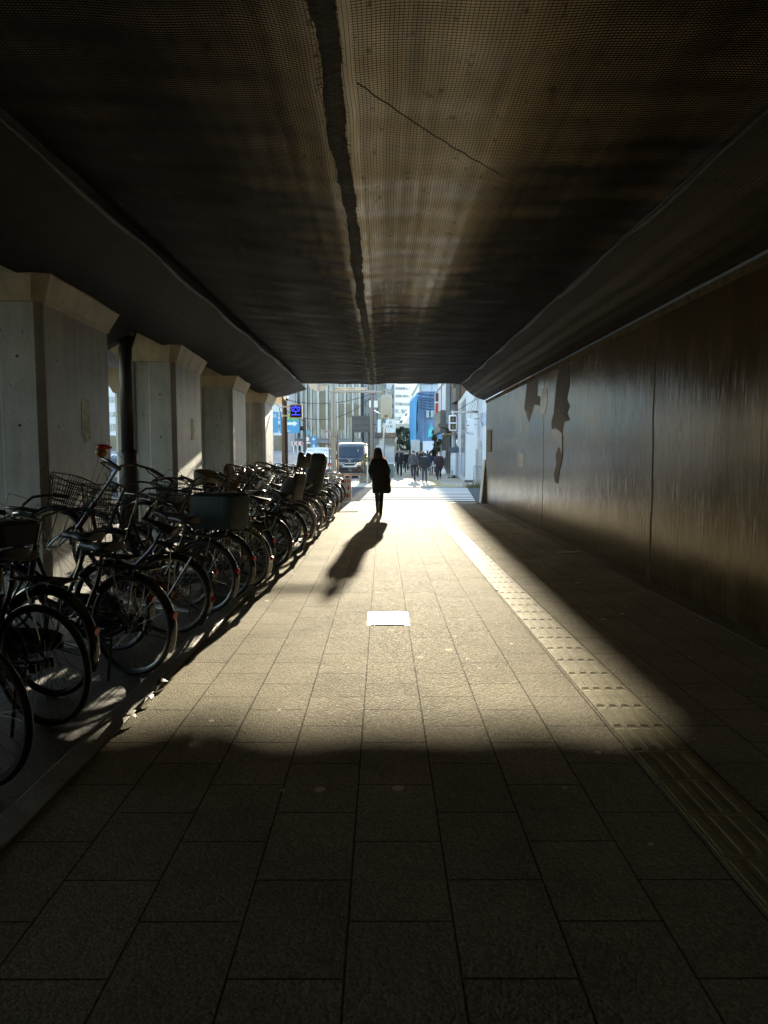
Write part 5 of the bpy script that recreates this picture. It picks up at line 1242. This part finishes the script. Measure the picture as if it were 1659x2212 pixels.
# glass building with vertical fins
D = 112.
def X_(px, d=D): return (px-826)/FPX*d
def Z_(py, d=D): return CAMH+(982-py)/FPX*d
g_ = tower('glass_building', 'glass office block with tall pale vertical fins across the road')
b = MB(); b.bx(X_(612), X_(782), D+.8, D+16, .5, 17); b.build('core', mat('dark core', (.06, .065, .07), .6), g_)
fins = [619, 632.7, 642.6, 653.4, 663.4, 674, 689, 707.4, 730.3, 746.6, 762.9, 777.5]
for k, px in enumerate(fins):
    b = MB(); w = .13 if k not in (3, 6, 7) else .17; b.bx(X_(px)-w, X_(px)+w, D-.45, D+.78, 1., 17); b.build('fin', FIN, g_)
zf = [Z_(948), Z_(927)-.0, Z_(901), Z_(872), Z_(845), Z_(815), Z_(780)]
for i in range(len(fins)-1):
    for j in range(len(zf)-1):
        b = MB(); b.bx(X_(fins[i])+.19, X_(fins[i+1])-.19, D+.42, D+.5, zf[j]+.12, zf[j+1]-.1)
        b.bx(X_(fins[i])+.19, X_(fins[i+1])-.19, D+.3, D+.5, zf[j]-.1, zf[j]+.1)
        nm = 3 if fins[i+1]-fins[i] < 14 else 5
        for k in range(1, nm): xx = X_(fins[i])+(X_(fins[i+1])-X_(fins[i]))*k/nm; b.bx(xx-.045, xx+.045, D+.34, D+.5, zf[j]+.1, zf[j+1]-.1)
        dark = (i in (7, 8) and j in (1, 2)) or (i == 6 and j in (1, 2, 3)) or (j == 2 and i > 6)
        b.build('window', CURT if not dark else DGL, g_)
b = MB(); b.bx(X_(612), X_(782), D-.9, D+.7, Z_(957), Z_(948)); b.bx(X_(612), X_(782), D-1.0, D-.9, Z_(949.3), Z_(947.5)); b.bx(X_(612), X_(782), D-1.0, D-.9, Z_(958), Z_(956.5)); b.build('canopy', mat('canopy grey', (.22, .23, .24), .5), g_)
for k in range(9): b = MB(); b.bx(X_(620+18*k), X_(620+18*k+16.5), D+.3, D+.5, .6, Z_(958.2)); b.build('shop_window', DGL if k % 3 else CURT, g_)
# white block on the left, reaching behind the pillars
D2 = 100.
g_ = tower('white_building', 'white office block with dark window bands at the left of the opening')
b = MB(); b.bx(X_(200, D2), X_(617.5, D2), D2+.3, D2+14, 0, 24); b.build('wall', HAZEW, g_)
for zt, zb in ((858, 870), (890.5, 900.5), (916, 931), (779, 800), (815, 838)):
    for k in range(7):
        x0, x1 = X_(200+60*k, D2), X_(200+60*k+57, D2); x1 = min(x1, X_(616.5, D2)); b = MB(); b.bx(x0, x1, D2+.2, D2+.32, Z_(zb, D2), Z_(zt, D2))
        b.build('window', CURT, g_)
b = MB(); b.bx(X_(200, D2), X_(616.5, D2), D2+.15, D2+.32, .1, Z_(941, D2)); b.build('ground_floor', DGL, g_)
# blue grey slab right of the glass block
D3 = 122.
g_ = tower('slab_building', 'pale blue grey slab with narrow slot windows behind the lamp pole')
b = MB(); b.bx(X_(779.5, D3), X_(836, D3), D3, D3+14, 0, 15); b.build('wall', PBLUE, g_)
for px in (783, 789, 795.5, 813):
    for j in range(6): b = MB(); zz = Z_(868, D3)+(j-2)*2.35; b.bx(X_(px, D3), X_(px+2.0, D3), D3-.06, D3+.05, zz-1.0, zz+.3); b.build('window', DGL, g_)
for px in (786.5, 800): b = MB(); b.bx(X_(px, D3), X_(px+1.6, D3), D3-.25, D3-.001, 0, 15); b.build('pilaster', FIN, g_)
g_ = tower('grey_tower', 'tall blue grey tower with a column of slit windows behind the beige signal')
b = MB(); b.bx(X_(834, 116), X_(853, 116), 116, 128, 0, 14.5); b.build('wall', PGREY, g_)
for zy in (838, 858, 878, 900, 922): b = MB(); b.bx(X_(847.5, 116), X_(850.4, 116), 115.94, 116.05, Z_(zy+4.5, 116), Z_(zy-4.5, 116)); b.build('window', DGL, g_)
for px in (836, 841): b = MB(); b.bx(X_(px, 116), X_(px+2.6, 116), 115.95, 116.05, Z_(843, 116), Z_(836, 116)); b.build('window', HAZEW, g_)
# white stepped building with band windows and slanted stair slab
D4 = 104.
g_ = tower('stepped_building', 'white building with window bands and a slanted stair slab beside the blue netting')
def cz(x, y): px, py = zc(x, y); return X_(px, D4), Z_(py, D4)
def cpoly(name, pts, y0, y1, m, par):
    b = MB(); b.prism([cz(*p) for p in pts], y0, y1, lambda u, v, w: (u, w, v)); return b.build(name, m, par)
cpoly('wall', [(890, -80), (1640, -80), (1640, 1560), (890, 1560)], D4, D4+12, HAZEW, g_)
for pts in ([(920,165),(1382,180),(1375,248),(920,240)], [(918,388),(1368,398),(1368,470),(918,468)], [(915,618),(1368,636),(1368,715),(915,705)], [(910,822),(1005,822),(1030,935),(910,930)], [(1085,828),(1290,835),(1225,900),(1190,940),(1108,938)], [(905,1045),(1070,1050),(1075,1085),(1035,1158),(905,1152)], [(915,-60),(1382,-45),(1382,40),(915,30)]):
    w = cpoly('window', pts, D4-.06, D4+.05, CURT, g_)
sl_ = cpoly('stair_slab', [(1240,880),(1395,845),(1395,930),(1168,1285),(955,1280)], D4-.6, D4+.001, mat('bright white render', (.74, .75, .77), .6, var=.04), g_)
for pts in ([(1222,950),(1272,948),(1232,1032),(1180,1030)], [(1058,1162),(1142,1158),(1102,1240),(1020,1240)]): cpoly('slab_window', pts, D4-.66, D4-.55, DGL, sl_)
cpoly('flat_wall', [(880,1285),(1420,1290),(1420,2200),(880,2200)], D4-4., D4-.7, mat('green grey wall', (.30, .32, .31), .8, var=.05, scale=.4), g_)
# dark ribbed billboard seen from behind, on two legs
D5 = 62.
g_ = thing('billboard', (X_(780, D5), D5, 0), 'dark ribbed back of a large billboard in front of the glass block', 'billboard')
b = MB(); cx = X_(780, D5)
b.bx(X_(760.5, D5)-cx, X_(800, D5)-cx, -.1, .1, Z_(934.5, D5), Z_(899, D5))
for zy in (904, 918, 929): b.bx(X_(760.5, D5)-cx, X_(800, D5)-cx, -.16, -.101, Z_(zy+.7, D5), Z_(zy-.4, D5))
b.build('panel', mat('dark billboard back', (.085, .085, .085), .6, var=.15, scale=3, stretch=(.4, 1, 6)), g_)
for s in (X_(763, D5)-cx, X_(797, D5)-cx): b = MB(); b.cyl((s, .2, -.1), (s, .2, Z_(899, D5)), .09, n=10); b.build('leg', DARK, g_)
# station kiosk with louvre and sign
D6 = 52.
kx = X_(833, D6); g_ = thing('kiosk', (kx, D6, 0), 'station entrance kiosk with a dark roof band and louvred front', 'kiosk')
def kX(px): return X_(px, D6)-kx
b = MB(); b.bx(kX(812), kX(852), 0, 4, -.05, Z_(945, D6)); b.build('wall', mat('white kiosk panel', (.52, .54, .55), .5, var=.05), g_)
b = MB(); b.bx(kX(809.5), kX(856), -.3, 4.2, Z_(945, D6), Z_(934.3, D6)); b.bx(kX(849), kX(855.5), -.36, -.301, Z_(934.3, D6), Z_(933.6, D6)); b.build('roof', mat('dark roof band', (.06, .058, .055), .5), g_, bevel=.08)
b = MB(); z0, z1_ = Z_(960, D6), Z_(945.5, D6); b.bx(kX(830.5), kX(853), -.14, -.02, z0, z1_)
lb = b.build('louvre', mat('louvre grey', (.14, .14, .135), .5), g_)
b = MB()
for k in range(9): zz = z0+(z1_-z0)*(k+.5)/9; b.box((kX(841.7), -.17, zz), (kX(853)-kX(831), .09, .018), Matrix.Rotation(.5, 3, 'X'))
b.build('slat', mat('louvre slat', (.32, .32, .31), .5), lb)
b = MB(); b.bx(kX(830), kX(853.6), -.2, -.02, z1_, z1_+.03); b.bx(kX(830), kX(853.6), -.2, -.02, z0-.03, z0); b.bx(kX(852.8), kX(853.8), -.2, -.02, 0, z1_); b.bx(kX(855), kX(856), -.25, -.15, 0, Z_(945, D6)); b.build('frame', BEIGE, g_)
b = MB(); b.bx(kX(810), kX(818), -.14, -.02, z0, z1_); b.build('side_panel', mat('louvre grey', (.14, .14, .135)), g_)
sx = X_(843, 50.5); g_ = thing('station_sign', (sx, 50.8, Z_(920.5, 50.5)), 'white station sign with a round mark standing on the kiosk roof', 'sign')
b = MB(); b.bx(-.32, .30, -.05, .05, -.47, .47); b.bx(.31, .38, .0, .2, -.47, .45); b.bx(-.9, -.66, -.05, .05, -.47, .47); b.build('board', WHITE, g_)
INK = mat('sign ink', (.06, .06, .07), .6); MARK = mat('sign mark red', (.25, .10, .12), .6)
text('lettering', '日駅', .26, (-.05, -.054, -.06), INK, g_); text('small_lettering', 'Sta.', .12, (-.05, -.054, -.30), INK, g_)
b = MB(); b.arc((0, -.056, .27), .10, 0, 2*PI, .013, k=24, n=5); b.tube([(-.05, -.056, .22), (.05, -.056, .22), (0, -.056, .32), (-.05, -.056, .22)], .009, 5); b.build('mark', MARK, g_)
# blue netted building site
BNET = bpy.data.materials.new('blue site netting'); N, L = nodes(BNET); bs = N['Principled BSDF']; g = N.new('ShaderNodeNewGeometry')
n1 = noise(N, L, mapping(N, L, g.outputs['Position'], (2.6, .5, .28)), 1., 5, .6)
L.new(ramp(N, L, n1, [(.3, (.07, .14, .27)), (.5, (.11, .22, .40)), (.7, (.17, .33, .54))]), bs.inputs['Base Color']); bs.inputs['Roughness'].default_value = .6
L.new(bump(N, L, n1, .5, .3), bs.inputs['Normal'])
BNET2 = mat('bright blue netting', (.10, .40, .72), .6, var=.3, scale=1.2, stretch=(2, 2, .3), bump=.5, bscale=2.)
c0, c1 = (3.86, 79.), (3.50, 91.)

g_ = tower('netted_building', 'building site wrapped in blue netting above the crowd')
zt = Z_(849, 79); zb = Z_(957, 79)
b = MB(); rows = []
for j in range(29):
    t = j/28; z = zb+(zt-zb)*t
    rows.append([(3.90+.06*math.sin(z*3.1), 79.05, z), (9., 79.05+.1*math.sin(z*2.), z), (9., 91, z), (3.55, 91, z)])
b.loft(rows); b.build('netting', BNET, g_)
b = MB(); n = 14; m = 16; vs = []
for j in range(m+1):
    for i in range(n+1):
        t = i/n; z = zb-.2+(zt-zb+.1)*j/m; vs.append((c0[0]+(c1[0]-c0[0])*t-.06-.05*math.sin(i*1.9+j*.25), c0[1]+(c1[1]-c0[1])*t, z))
b.add(vs, [(j*(n+1)+i, j*(n+1)+i+1, (j+1)*(n+1)+i+1, (j+1)*(n+1)+i) for j in range(m) for i in range(n)]); o_ = b.build('side_netting', BNET2, g_, smooth=True); s_ = o_.modifiers.new('t', 'SOLIDIFY'); s_.thickness = .03
for k, zy in enumerate((853.5, 862, 866.5, 872, 877, 883)):
    b = MB(); zz = Z_(zy, 79); b.tube([(3.9, 78.95, zz+.1), (5.2, 78.9, zz-.1+.05*math.sin(k)), (6.4, 78.95, zz-.05), (8.9, 78.95, zz)], .045, 6); b.build('net_fold', mat('dark blue fold', (.04, .08, .18), .7), g_)
for px in (902.5, 905.5, 911, 917): b = MB(); b.cyl((X_(px, 79), 78.93, zb-1.5), (X_(px, 79), 78.93, zt-.8), .035, n=8); b.build('scaffold_pole', mat('scaffold blue grey', (.10, .16, .26), .4, .3), g_)
for px in (922.5, 932.5): b = MB(); b.bx(X_(px-3.3, 79), X_(px+3.3, 79), 78.6, 78.9, Z_(902, 79), Z_(888, 79)); b.bx(X_(px-4.2, 79), X_(px+4.2, 79), 78.5, 78.9, Z_(903, 79), Z_(901.6, 79)); b.build('floodlight', mat('floodlight glass', (.30, .42, .48), .15, .4), g_)
b = MB(); b.prism([(X_(924, 79), Z_(946, 79)), (X_(936, 79), Z_(944, 79)), (X_(935, 79), Z_(925, 79)), (X_(930, 79), Z_(916, 79)), (X_(926, 79), Z_(924, 79))], 78.9, 78.96, lambda u, v, w: (u, w, v)); b.build('mural', mat('cyan mural', (.06, .42, .50), .5, var=.6, scale=1.5), g_)
b = MB(); b.add([(4.2, 80, zt+.15), (11, 80, zt+.15), (11, 90, zt+.15), (4.55, 90, zt+.15), (4.2, 80, 42), (11, 80, 42), (11, 90, 42), (4.55, 90, 42)], [(0,1,5,4),(1,2,6,5),(2,3,7,6),(3,0,4,7),(4,5,6,7),(0,3,2,1)]); up = b.build('upper_floors', PBLUE, g_)
b = MB()
for k in range(5): b.bx(4.25+1.25*k, 4.29+1.25*k, 79.96, 79.999, zt+.2, 20)
for k in range(5): b.bx(4.25, 11, 79.955, 79.99, zt+.9+2.2*k, zt+.95+2.2*k)
b.build('panel_joint', mat('joint dark', (.12, .15, .2), .6), up)
b = MB(); b.prism([(3.2, zt-.25), (4.1, zt+1.3), (4.25, zt+1.2), (3.4, zt-.4)], 79.2, 79.8, lambda u, v, w: (u, w, v)); b.build('stair_awning', mat('awning steel', (.30, .34, .34), .5), g_)
b = MB(); b.bx(3.6, 9, 79.4, 91, -.05, zb-.02); b.build('base_wall', mat('dark site wall', (.12, .12, .11), .8, var=.4, scale=2), g_)  # plain dark wall closing the gaps behind the hoarding
b = MB(); b.bx(3.15, 4.15, 78.7, 78.76, 0, Z_(950, 79)); b.build('hoarding', mat('grey hoarding', (.36, .38, .40), .5, .2, var=.15, scale=2), g_)
b = MB(); b.bx(X_(913, 78), X_(936, 78), 77.9, 78., 0, Z_(953, 78)); b.build('hoarding', mat('white hoarding', (.55, .60, .68), .5, var=.04), g_)
# shop building with white facade, red banner and dark sign box
g_ = tower('shop_building', 'narrow shop building with white street front and dark sign box')
b = MB(); b.bx(4.45, 9., 50.2, 57.5, 3.4, 20); b.bx(4.9, 9., 50.4, 57.5, -.05, 3.4); b.build('wall', mat('shop front white', (.60, .63, .67), .5, var=.05, scale=1), g_)
b = MB(); b.bx(4.40, 4.449, 50.2, 57.5, 6.52, 6.6); b.bx(4.40, 4.449, 53.8, 53.86, 3.5, 20); b.build('facade_joint', mat('joint dark', (.12, .15, .2)), g_)
b = MB(); b.bx(4.42, 4.72, 49.9, 50.19, 3.3, 20); b.bx(4.78, 5.1, 49.8, 50.19, 3.2, 20); b.build('corner_pier', mat('grey pier', (.24, .27, .30), .45, .2, var=.1), g_)
b = MB(); b.bx(3.9, 4.6, 49.8, 50.19, 3.35, 3.6); b.bx(4.08, 4.39, 50.0, 56.5, 3.0, 4.55); b.build('sign_box', mat('dark sign box', (.10, .095, .085), .45, var=.1), g_)
b = MB(); b.bx(4.06, 4.079, 50.3, 56.3, 3.1, 4.45); sf = b.build('sign_face', mat('brown sign face', (.17, .165, .155), .4, var=.2, scale=1.5), g_)
b = MB()
for k in range(3): b.bx(4.052, 4.059, 51.5+1.3*k, 52.2+1.3*k, 3.5, 4.0)
b.build('sign_marks', mat('pale sign marks', (.30, .29, .27), .5), sf)
b = MB(); b.bx(5.0, 9, 49.4, 50.3, -.05, 3.2); b.build('side_wall', mat('grey door wall', (.27, .30, .33), .5, var=.1), g_)
for k in range(4): b = MB(); b.bx(4.78, 4.86, 50.5+1.7*k, 52+1.7*k, .1, 2.8); b.build('door', mat('dark door', (.03, .028, .025), .3), g_)
b = MB(); b.bx(4.6, 5.0, 50.3, 56, 2.82, 2.95); b.build('awning', mat('awning ochre', (.32, .24, .10), .7), g_)
g_ = thing('banner_sign', (X_(942.5, 56.8), 56.8, 0), 'tall red vertical banner sign on the white shop front', 'sign')
b = MB(); b.bx(-.16, .16, -.05, .05, Z_(913.5, 56.8)-.05, Z_(850, 56.8)); b.build('frame', WHITE, g_)
b = MB(); b.bx(-.12, .12, -.062, -.051, Z_(911, 56.8), Z_(872, 56.8)); b.build('face', mat('red banner', (.50, .05, .025), .4, var=.06), g_)
b = MB(); b.bx(-.12, .12, -.062, -.051, Z_(869, 56.8), Z_(851, 56.8)); b.build('upper_face', mat('wine banner', (.12, .02, .03), .4), g_)
for k, ch in enumerate('カラオケ居酒'): text('character', ch, .2, (0, -.066, Z_(876, 56.8)-.235*k), INK, g_)
# brown timber building
g_ = tower('timber_building', 'dark brown boarded building behind the pale panelled one')
b = MB(); b.bx(5.05, 12, 46, 49.2, 3.0, 16); b.build('wall', bpy.data.materials.get('brown boards') or mat('brown boards', (.10, .045, .028), .6, var=.3, scale=3, stretch=(5, 5, .25)), g_)
b = MB(); b.bx(4.72, 5.04, 46.2, 49.2, 4.9, 16); b.build('stair_shaft', mat('dark stair', (.07, .06, .045), .6), g_)
b = MB(); b.bx(5.0, 12, 46.1, 49, -.05, 2.99); b.build('ground_floor', mat('dark door', (.03, .028, .025)), g_)
for k in range(5): b = MB(); b.tube([(4.85+.08*k, 45.6, 2.9), (4.8+.1*k, 45.5, 3.6), (4.72+.05*k, 45.7, 4.6)], .03, 6); b.build('pipe', mat('rusty pipe', (.16, .07, .05), .5, .3), g_)
b = MB(); rg = random.Random(2)
for k in range(9): b.sphere((4.72+.09*k, 45.5+rg.uniform(-.1, .1), 2.9+rg.uniform(-.1, .1)), .09, 8, 6)
b.build('meters', mat('meter grey', (.35, .36, .36), .4, .2), g_)
b = MB(); b.prism([(4.6, 2.5), (5.5, 2.62), (5.5, 2.76), (4.6, 2.64)], 45.0, 46.1, lambda u, v, w: (u, w, v)); b.build('canopy', mat('dark canopy', (.05, .055, .06), .5), g_)
b = MB(); b.loft([ell(4.98, 45.3, z, r, r, 16) for z, r in ((1.98, .1), (2.02, .26), (2.2, .32), (2.4, .28), (2.45, .1))]); b.build('globe_lamp', mat('lamp globe', (.62, .60, .57), .3, var=.1), g_, smooth=True)
b = MB(); b.bx(4.55, 4.72, 46.4, 46.7, 5.8, 8.9); b.build('pole_sign', mat('dark stair', (.07, .06, .045)), g_)
# pale panelled building at the corner
g_ = tower('panelled_building', 'pale grey panelled low building at the corner right of the crossing')
b = MB(); foot = [(4.34, 37.2), (12, 37.2), (12, 45), (4.75, 45), (4.64, 42.2)]
b.prism(foot, -.05, 4.75, lambda u, v, w: (u, v, w)); b.build('wall', mat('pale wall panel', (.50, .53, .56), .35, var=.05, scale=1.2, stretch=(3, 3, .3)), g_)
b = MB(); b.bx(4.345, 12, 37.17, 37.199, 3.0, 3.03); b.bx(6.2, 6.23, 37.17, 37.199, 0, 4.75); b.bx(8.4, 8.43, 37.17, 37.199, 0, 4.75); b.build('panel_joint', mat('joint dark', (.12, .15, .2)), g_)
b = MB(); b.prism([(foot[0][0]-.012, foot[0][1]+.3), (foot[0][0], foot[0][1]+.3), (foot[4][0]-.01, foot[4][1]-.3), (foot[4][0]-.022, foot[4][1]-.3)], .3, 4.4, lambda u, v, w: (u, v, w)); b.build('glossy_panel', mat('glossy grey panel', (.30, .33, .36), .12, .0, var=.15, scale=1.2), g_)
b = MB(); b.bx(4.30, 12, 37.1, 37.2, -.05, .12); b.build('plinth', mat('dark plinth', (.06, .06, .06), .6), g_)
# lantern column sign
p = W_(z5, 487, 1985, 44.); g_ = thing('lantern', (p.x, 44, 0), 'tall white ribbed lantern sign with vertical writing on a dark stand', 'sign')
b = MB(); rows = []
z0, z1_ = .17, 1.56
for k in range(61): z = z0+(z1_-z0)*k/60; r = .20-.008*abs(math.sin(PI*k/2.5)) - (.05 if k in (0, 60) else 0); rows.append(ell(0, 0, z, r, r, 24))
b.loft(rows); ln_ = b.build('shade', mat('lantern paper', (.74, .76, .80), .6, var=.03), g_, smooth=True)
b = MB(); b.bx(-.30, .32, -.2, .2, 1.60, 1.90); b.cyl((0, 0, 1.5), (0, 0, 1.62), .08); b.build('cap', mat('slate lantern cap', (.07, .085, .12), .5), g_, bevel=.015)
b = MB(); b.bx(-.36, .36, -.26, .26, .0, .05); b.bx(-.36, -.30, -.26, .26, .05, .09); b.bx(.30, .36, -.26, .26, .05, .09); b.cyl((0, 0, .04), (0, 0, .2), .09); b.build('stand', DARK, g_)
for k, ch in enumerate('めいじごくらく酒場'): text('character', ch, .15, (-.13, -.17, 1.46-.148*k), INK, ln_, rot=Matrix.Rotation(R(-32), 4, 'Z'))
# small A board and black bin near the shop
p = W_(zp, 1495, 720, 46.); g_ = thing('menu_board', (p.x, 46.2, 0), 'leaning menu board with a thin stand outside the dark shop front', 'sign board')
b = MB(); b.prism([(-.16, 1.18), (.12, 1.24), (.16, 1.72), (-.10, 1.70)], -.02, .0, lambda u, v, w: (u, w+(v-1.2)*.25, v)); b.build('board', mat('menu paper', (.5, .5, .46), .6, var=.3, scale=12), g_)
b = MB(); b.cyl((.05, .1, 0), (.05, .1, 1.3), .014, n=8); b.bx(-.15, .25, -.1, .3, 0, .03); b.build('stand', STEEL, g_)
# ---------------------------------------------------------------- road signs and traffic lights on the left
p = W_(za, 840, 1840, 66.); g_ = thing('signal_mast', (p.x, 66, 0), 'rust brown mast with two arms and a green traffic light', 'pole')
b = MB(); b.cyl((0, 0, -.1), (0, 0, Z_(903.5, 66)), .16, .14, 14); b.build('shaft', mat('rust brown paint', (.075, .045, .045), .5, var=.15), g_)
b = MB()
for zy in (908, 922): b.tube([(0, -.05, Z_(zy, 66)), (-2.6, -.05, Z_(zy, 66))], .045, 8)
b.build('arm', M['rust brown paint'], g_)
b = MB(); zz = Z_(926.5, 66); b.bx(-.95, -.1, -.14, .02, zz-.17, zz+.17); tl = b.build('traffic_light', DARK, g_, bevel=.05)
GRN = mat('green signal lamp', (.02, .5, .35), .3, emit=(.08, 1., .62), estr=2.2)
b = MB(); b.sphere((-.78, -.15, zz), (.16, .03, .16), 16, 8); b.build('lamp', GRN, tl)
b = MB(); b.sphere((-.48, -.15, zz), (.12, .02, .12), 14, 8); b.sphere((-.24, -.15, zz), (.12, .02, .12), 14, 8); b.build('lamp', PLASTIC, tl)
SB = mat('road sign blue', (.05, .27, .50), .4, var=.04); SG = mat('road sign green', (.05, .34, .19), .4, var=.04); SY = mat('road sign yellow', (.62, .66, .22), .5)
p = W_(za, 490, 1110, 64); g_ = thing('road_sign', (p.x, 64, p.z), 'blue road sign with a green panel and white arrow', 'sign')
b = MB(); b.bx(-1.0, .72, -.03, .03, -.93, .93); b.build('panel', SB, g_)
b = MB(); b.bx(-.72, .68, -.04, -.031, .17, .88); gp_ = b.build('green_panel', SG, g_)
b = MB(); b.arc((-.36, -.05, .54), .22, 0, 2*PI, .035, k=22, n=5); b.tube([(-.5, -.05, .42), (-.36, -.05, .56), (-.36, -.05, .7)], .03, 5); b.tube([(-.36, -.05, .56), (-.2, -.05, .44)], .03, 5); b.build('mark', SY, gp_)
text('lettering', '首都高', .26, (.27, -.048, .64), SY, gp_); text('small_lettering', 'EXPWY', .15, (.27, -.048, .34), SY, gp_)
b = MB(); b.prism([(-.8, -.2), (.22, -.2), (.22, -.36), (.56, -.08), (.22, .18), (.22, .04), (-.8, .04)], -.04, -.031, lambda u, v, w: (u, w, v)); b.build('arrow', WHITE, g_)
text('distance', '300m', .28, (-.38, -.036, -.72), WHITE, g_)
p = W_(za, 98, 1100, 64); g_ = thing('road_sign', (p.x-.15, 64, p.z), 'blue road sign half hidden by the farthest pillar', 'sign')
b = MB(); b.bx(-.75, .32, -.03, .03, -.93, .93); b.build('panel', SB, g_); text('lettering', '港区', .3, (-.1, -.036, .55), WHITE, g_)
b = MB(); b.tube([(-1.5, .05, 0.6), (1.0, .05, .6)], .05, 8); b.cyl((-.2, .1, -p.z-.05), (-.2, .1, 1.), .09, n=12); b.build('mast', STEEL, g_)
for k, (x, lab) in enumerate(((548, 'red and white chevron marker, left of three on the median'), (660, 'red and white chevron marker, middle of three on the median'), (768, 'red and white chevron marker, nearest the brown mast'))):
    p = W_(za, x, 1655, 72); g_ = thing('chevron_marker', (p.x, 72, 1.5), lab, 'road marker', 'chevron markers on the median')
    b = MB(); b.cyl((0, 0, -.1), (0, 0, p.z-1.5), .045, n=8); b.build('post', WHITE, g_)
    b = MB(); b.bx(-.2, .2, -.05, -.02, p.z-1.5-.2, p.z-1.5+.2); pl = b.build('plate', WHITE, g_)
    b = MB(); zz = p.z-1.5; b.prism([(.16, zz+.18), (.0, zz+.18), (-.16, zz), (.0, zz-.18), (.16, zz-.18), (.02, zz)], -.06, -.051, lambda u, v, w: (u, w, v)); b.build('chevron', RED, pl)
for x, y, lab, zz in ((900, 1510, 'post with round blue and red road signs beside the brown mast', 2), (1072, 1600, 'post with two square blue road signs on the median', 2)):
    p = W_(za, x, y, 74); g_ = thing('sign_post', (p.x, 74, 1.4), lab, 'sign')
    b = MB(); b.cyl((0, 0, -.2), (0, 0, p.z-1.4+.9), .04, n=8); b.build('post', STEEL, g_)
    if x == 900:
        b = MB(); b.cyl((0, -.08, p.z-1.4+.55), (0, -.05, p.z-1.4+.55), .3, n=24); b.build('disc', mat('sign teal', (.10, .36, .42), .4), g_)
        b = MB(); b.cyl((0, -.08, p.z-1.4-.12), (0, -.05, p.z-1.4-.12), .28, n=24); d_ = b.build('disc', mat('sign pink red', (.55, .20, .17), .4), g_)
        b = MB(); b.cyl((0, -.09, p.z-1.4-.12), (0, -.081, p.z-1.4-.12), .2, n=24); b.build('centre', WHITE, d_)
        b = MB(); b.bx(-.33, .33, -.08, -.05, p.z-1.4-.58, p.z-1.4-.42); b.build('plate', WHITE, g_)
    else:
        for dz in (.28, -.42): b = MB(); b.bx(-.3, .3, -.08, -.05, p.z-1.4+dz-.3, p.z-1.4+dz+.3); pl = b.build('plate', SB, g_); b = MB(); b.prism([(-.15, p.z-1.4+dz-.15), (.15, p.z-1.4+dz-.15), (0, p.z-1.4+dz+.18)], -.09, -.081, lambda u, v, w: (u, w, v)); b.build('arrow', WHITE, pl)
# ramp rising behind the median
b = MB(); pr = [(34, -.065), (60, 1.2), (78, 1.72), (96, 2.0), (130, 2.0), (130, -.3), (34, -.3)]
b.prism(pr, -70, -4.9, lambda u, v, w: (w, u, v)); tag(b.build('ramp', mat('pale asphalt', (.17, .17, .17), .55, spec=.5, var=.15, scale=2)), kind='structure')
# ---------------------------------------------------------------- trees
BARK = mat('bark', (.06, .045, .03), .9, var=.3)
LEAFD = mat('dark foliage', (.035, .05, .022), .7, var=.6, scale=.9)
def tree(name, loc, h, rx, label, seed, m, z0=.3, n=1500, leaf=.16):
    rg = random.Random(seed); t = empty(name, loc, 0, label, 'tree')
    b = MB(); b.tube([(0, 0, -.1), (.05, 0, h*.35), (.0, .05, h*.8)], [.12+.02*h, .10+.012*h, .03], 8)
    cl = []
    for k in range(15):
        a = rg.random()*6.28; z = h*(z0+(.97-z0)*rg.random()); r = rx*(1-abs(z/h-.55)*.9)*rg.uniform(.3, .9); c = Vector((r*math.cos(a), r*math.sin(a), z)); cl.append((c, rx*rg.uniform(.28, .5)))
        b.tube([(0, 0, z*.7), c*.6+Vector((0, 0, z*.32)), c], [.05, .03, .012], 5)
    b.build('trunk', BARK, t)
    b = MB()
    for k in range(n):
        c, r = rg.choice(cl); d = Vector((rg.gauss(0, 1), rg.gauss(0, 1), rg.gauss(0, .8))).normalized()*r*rg.random()**.45; p = c+d
        u = Vector((rg.uniform(-1, 1), rg.uniform(-1, 1), rg.uniform(-1, 1))).normalized(); v = u.orthogonal().normalized(); s = leaf*rg.uniform(.5, 1.2)
        b.add([p-u*s, p+v*s*.5, p+u*s, p-v*s*.5], [(0, 1, 2, 3)])
    b.build('crown', m, t); return t
OLIV = mat('olive foliage', (.075, .085, .04), .7, var=.55, scale=.8)
tree('tree', (X_(862, 92), 92, 0), 4.9, 1.15, 'dark bushy tree behind the kiosk, left of two', 3, LEAFD, n=2200, leaf=.15)
tree('tree', (X_(878, 90), 90, 0), 4.6, 1.25, 'olive green tree in front of the flat grey wall, right of two', 5, OLIV, n=2400, leaf=.15)
tree('tree', (4.42, 58.4, 0), 3.5, .55, 'narrow dark green tree against the shop fronts', 7, LEAFD, z0=.22, n=1900, leaf=.13)
b = MB(); b.bx(2.4, 3.2, 84, 84.1, 0, 1.6)
for k in range(12): b.bx(X_(858+2.3*k, 84), X_(858+2.3*k, 84)+.05, 83.95, 84.05, .2, 1.9)
b.bx(X_(857, 84), X_(886, 84), 83.9, 84.1, 1.82, 1.9); tag(b.build('fence', STEELG), 'low pale fence below the trees behind the crowd', 'fence')
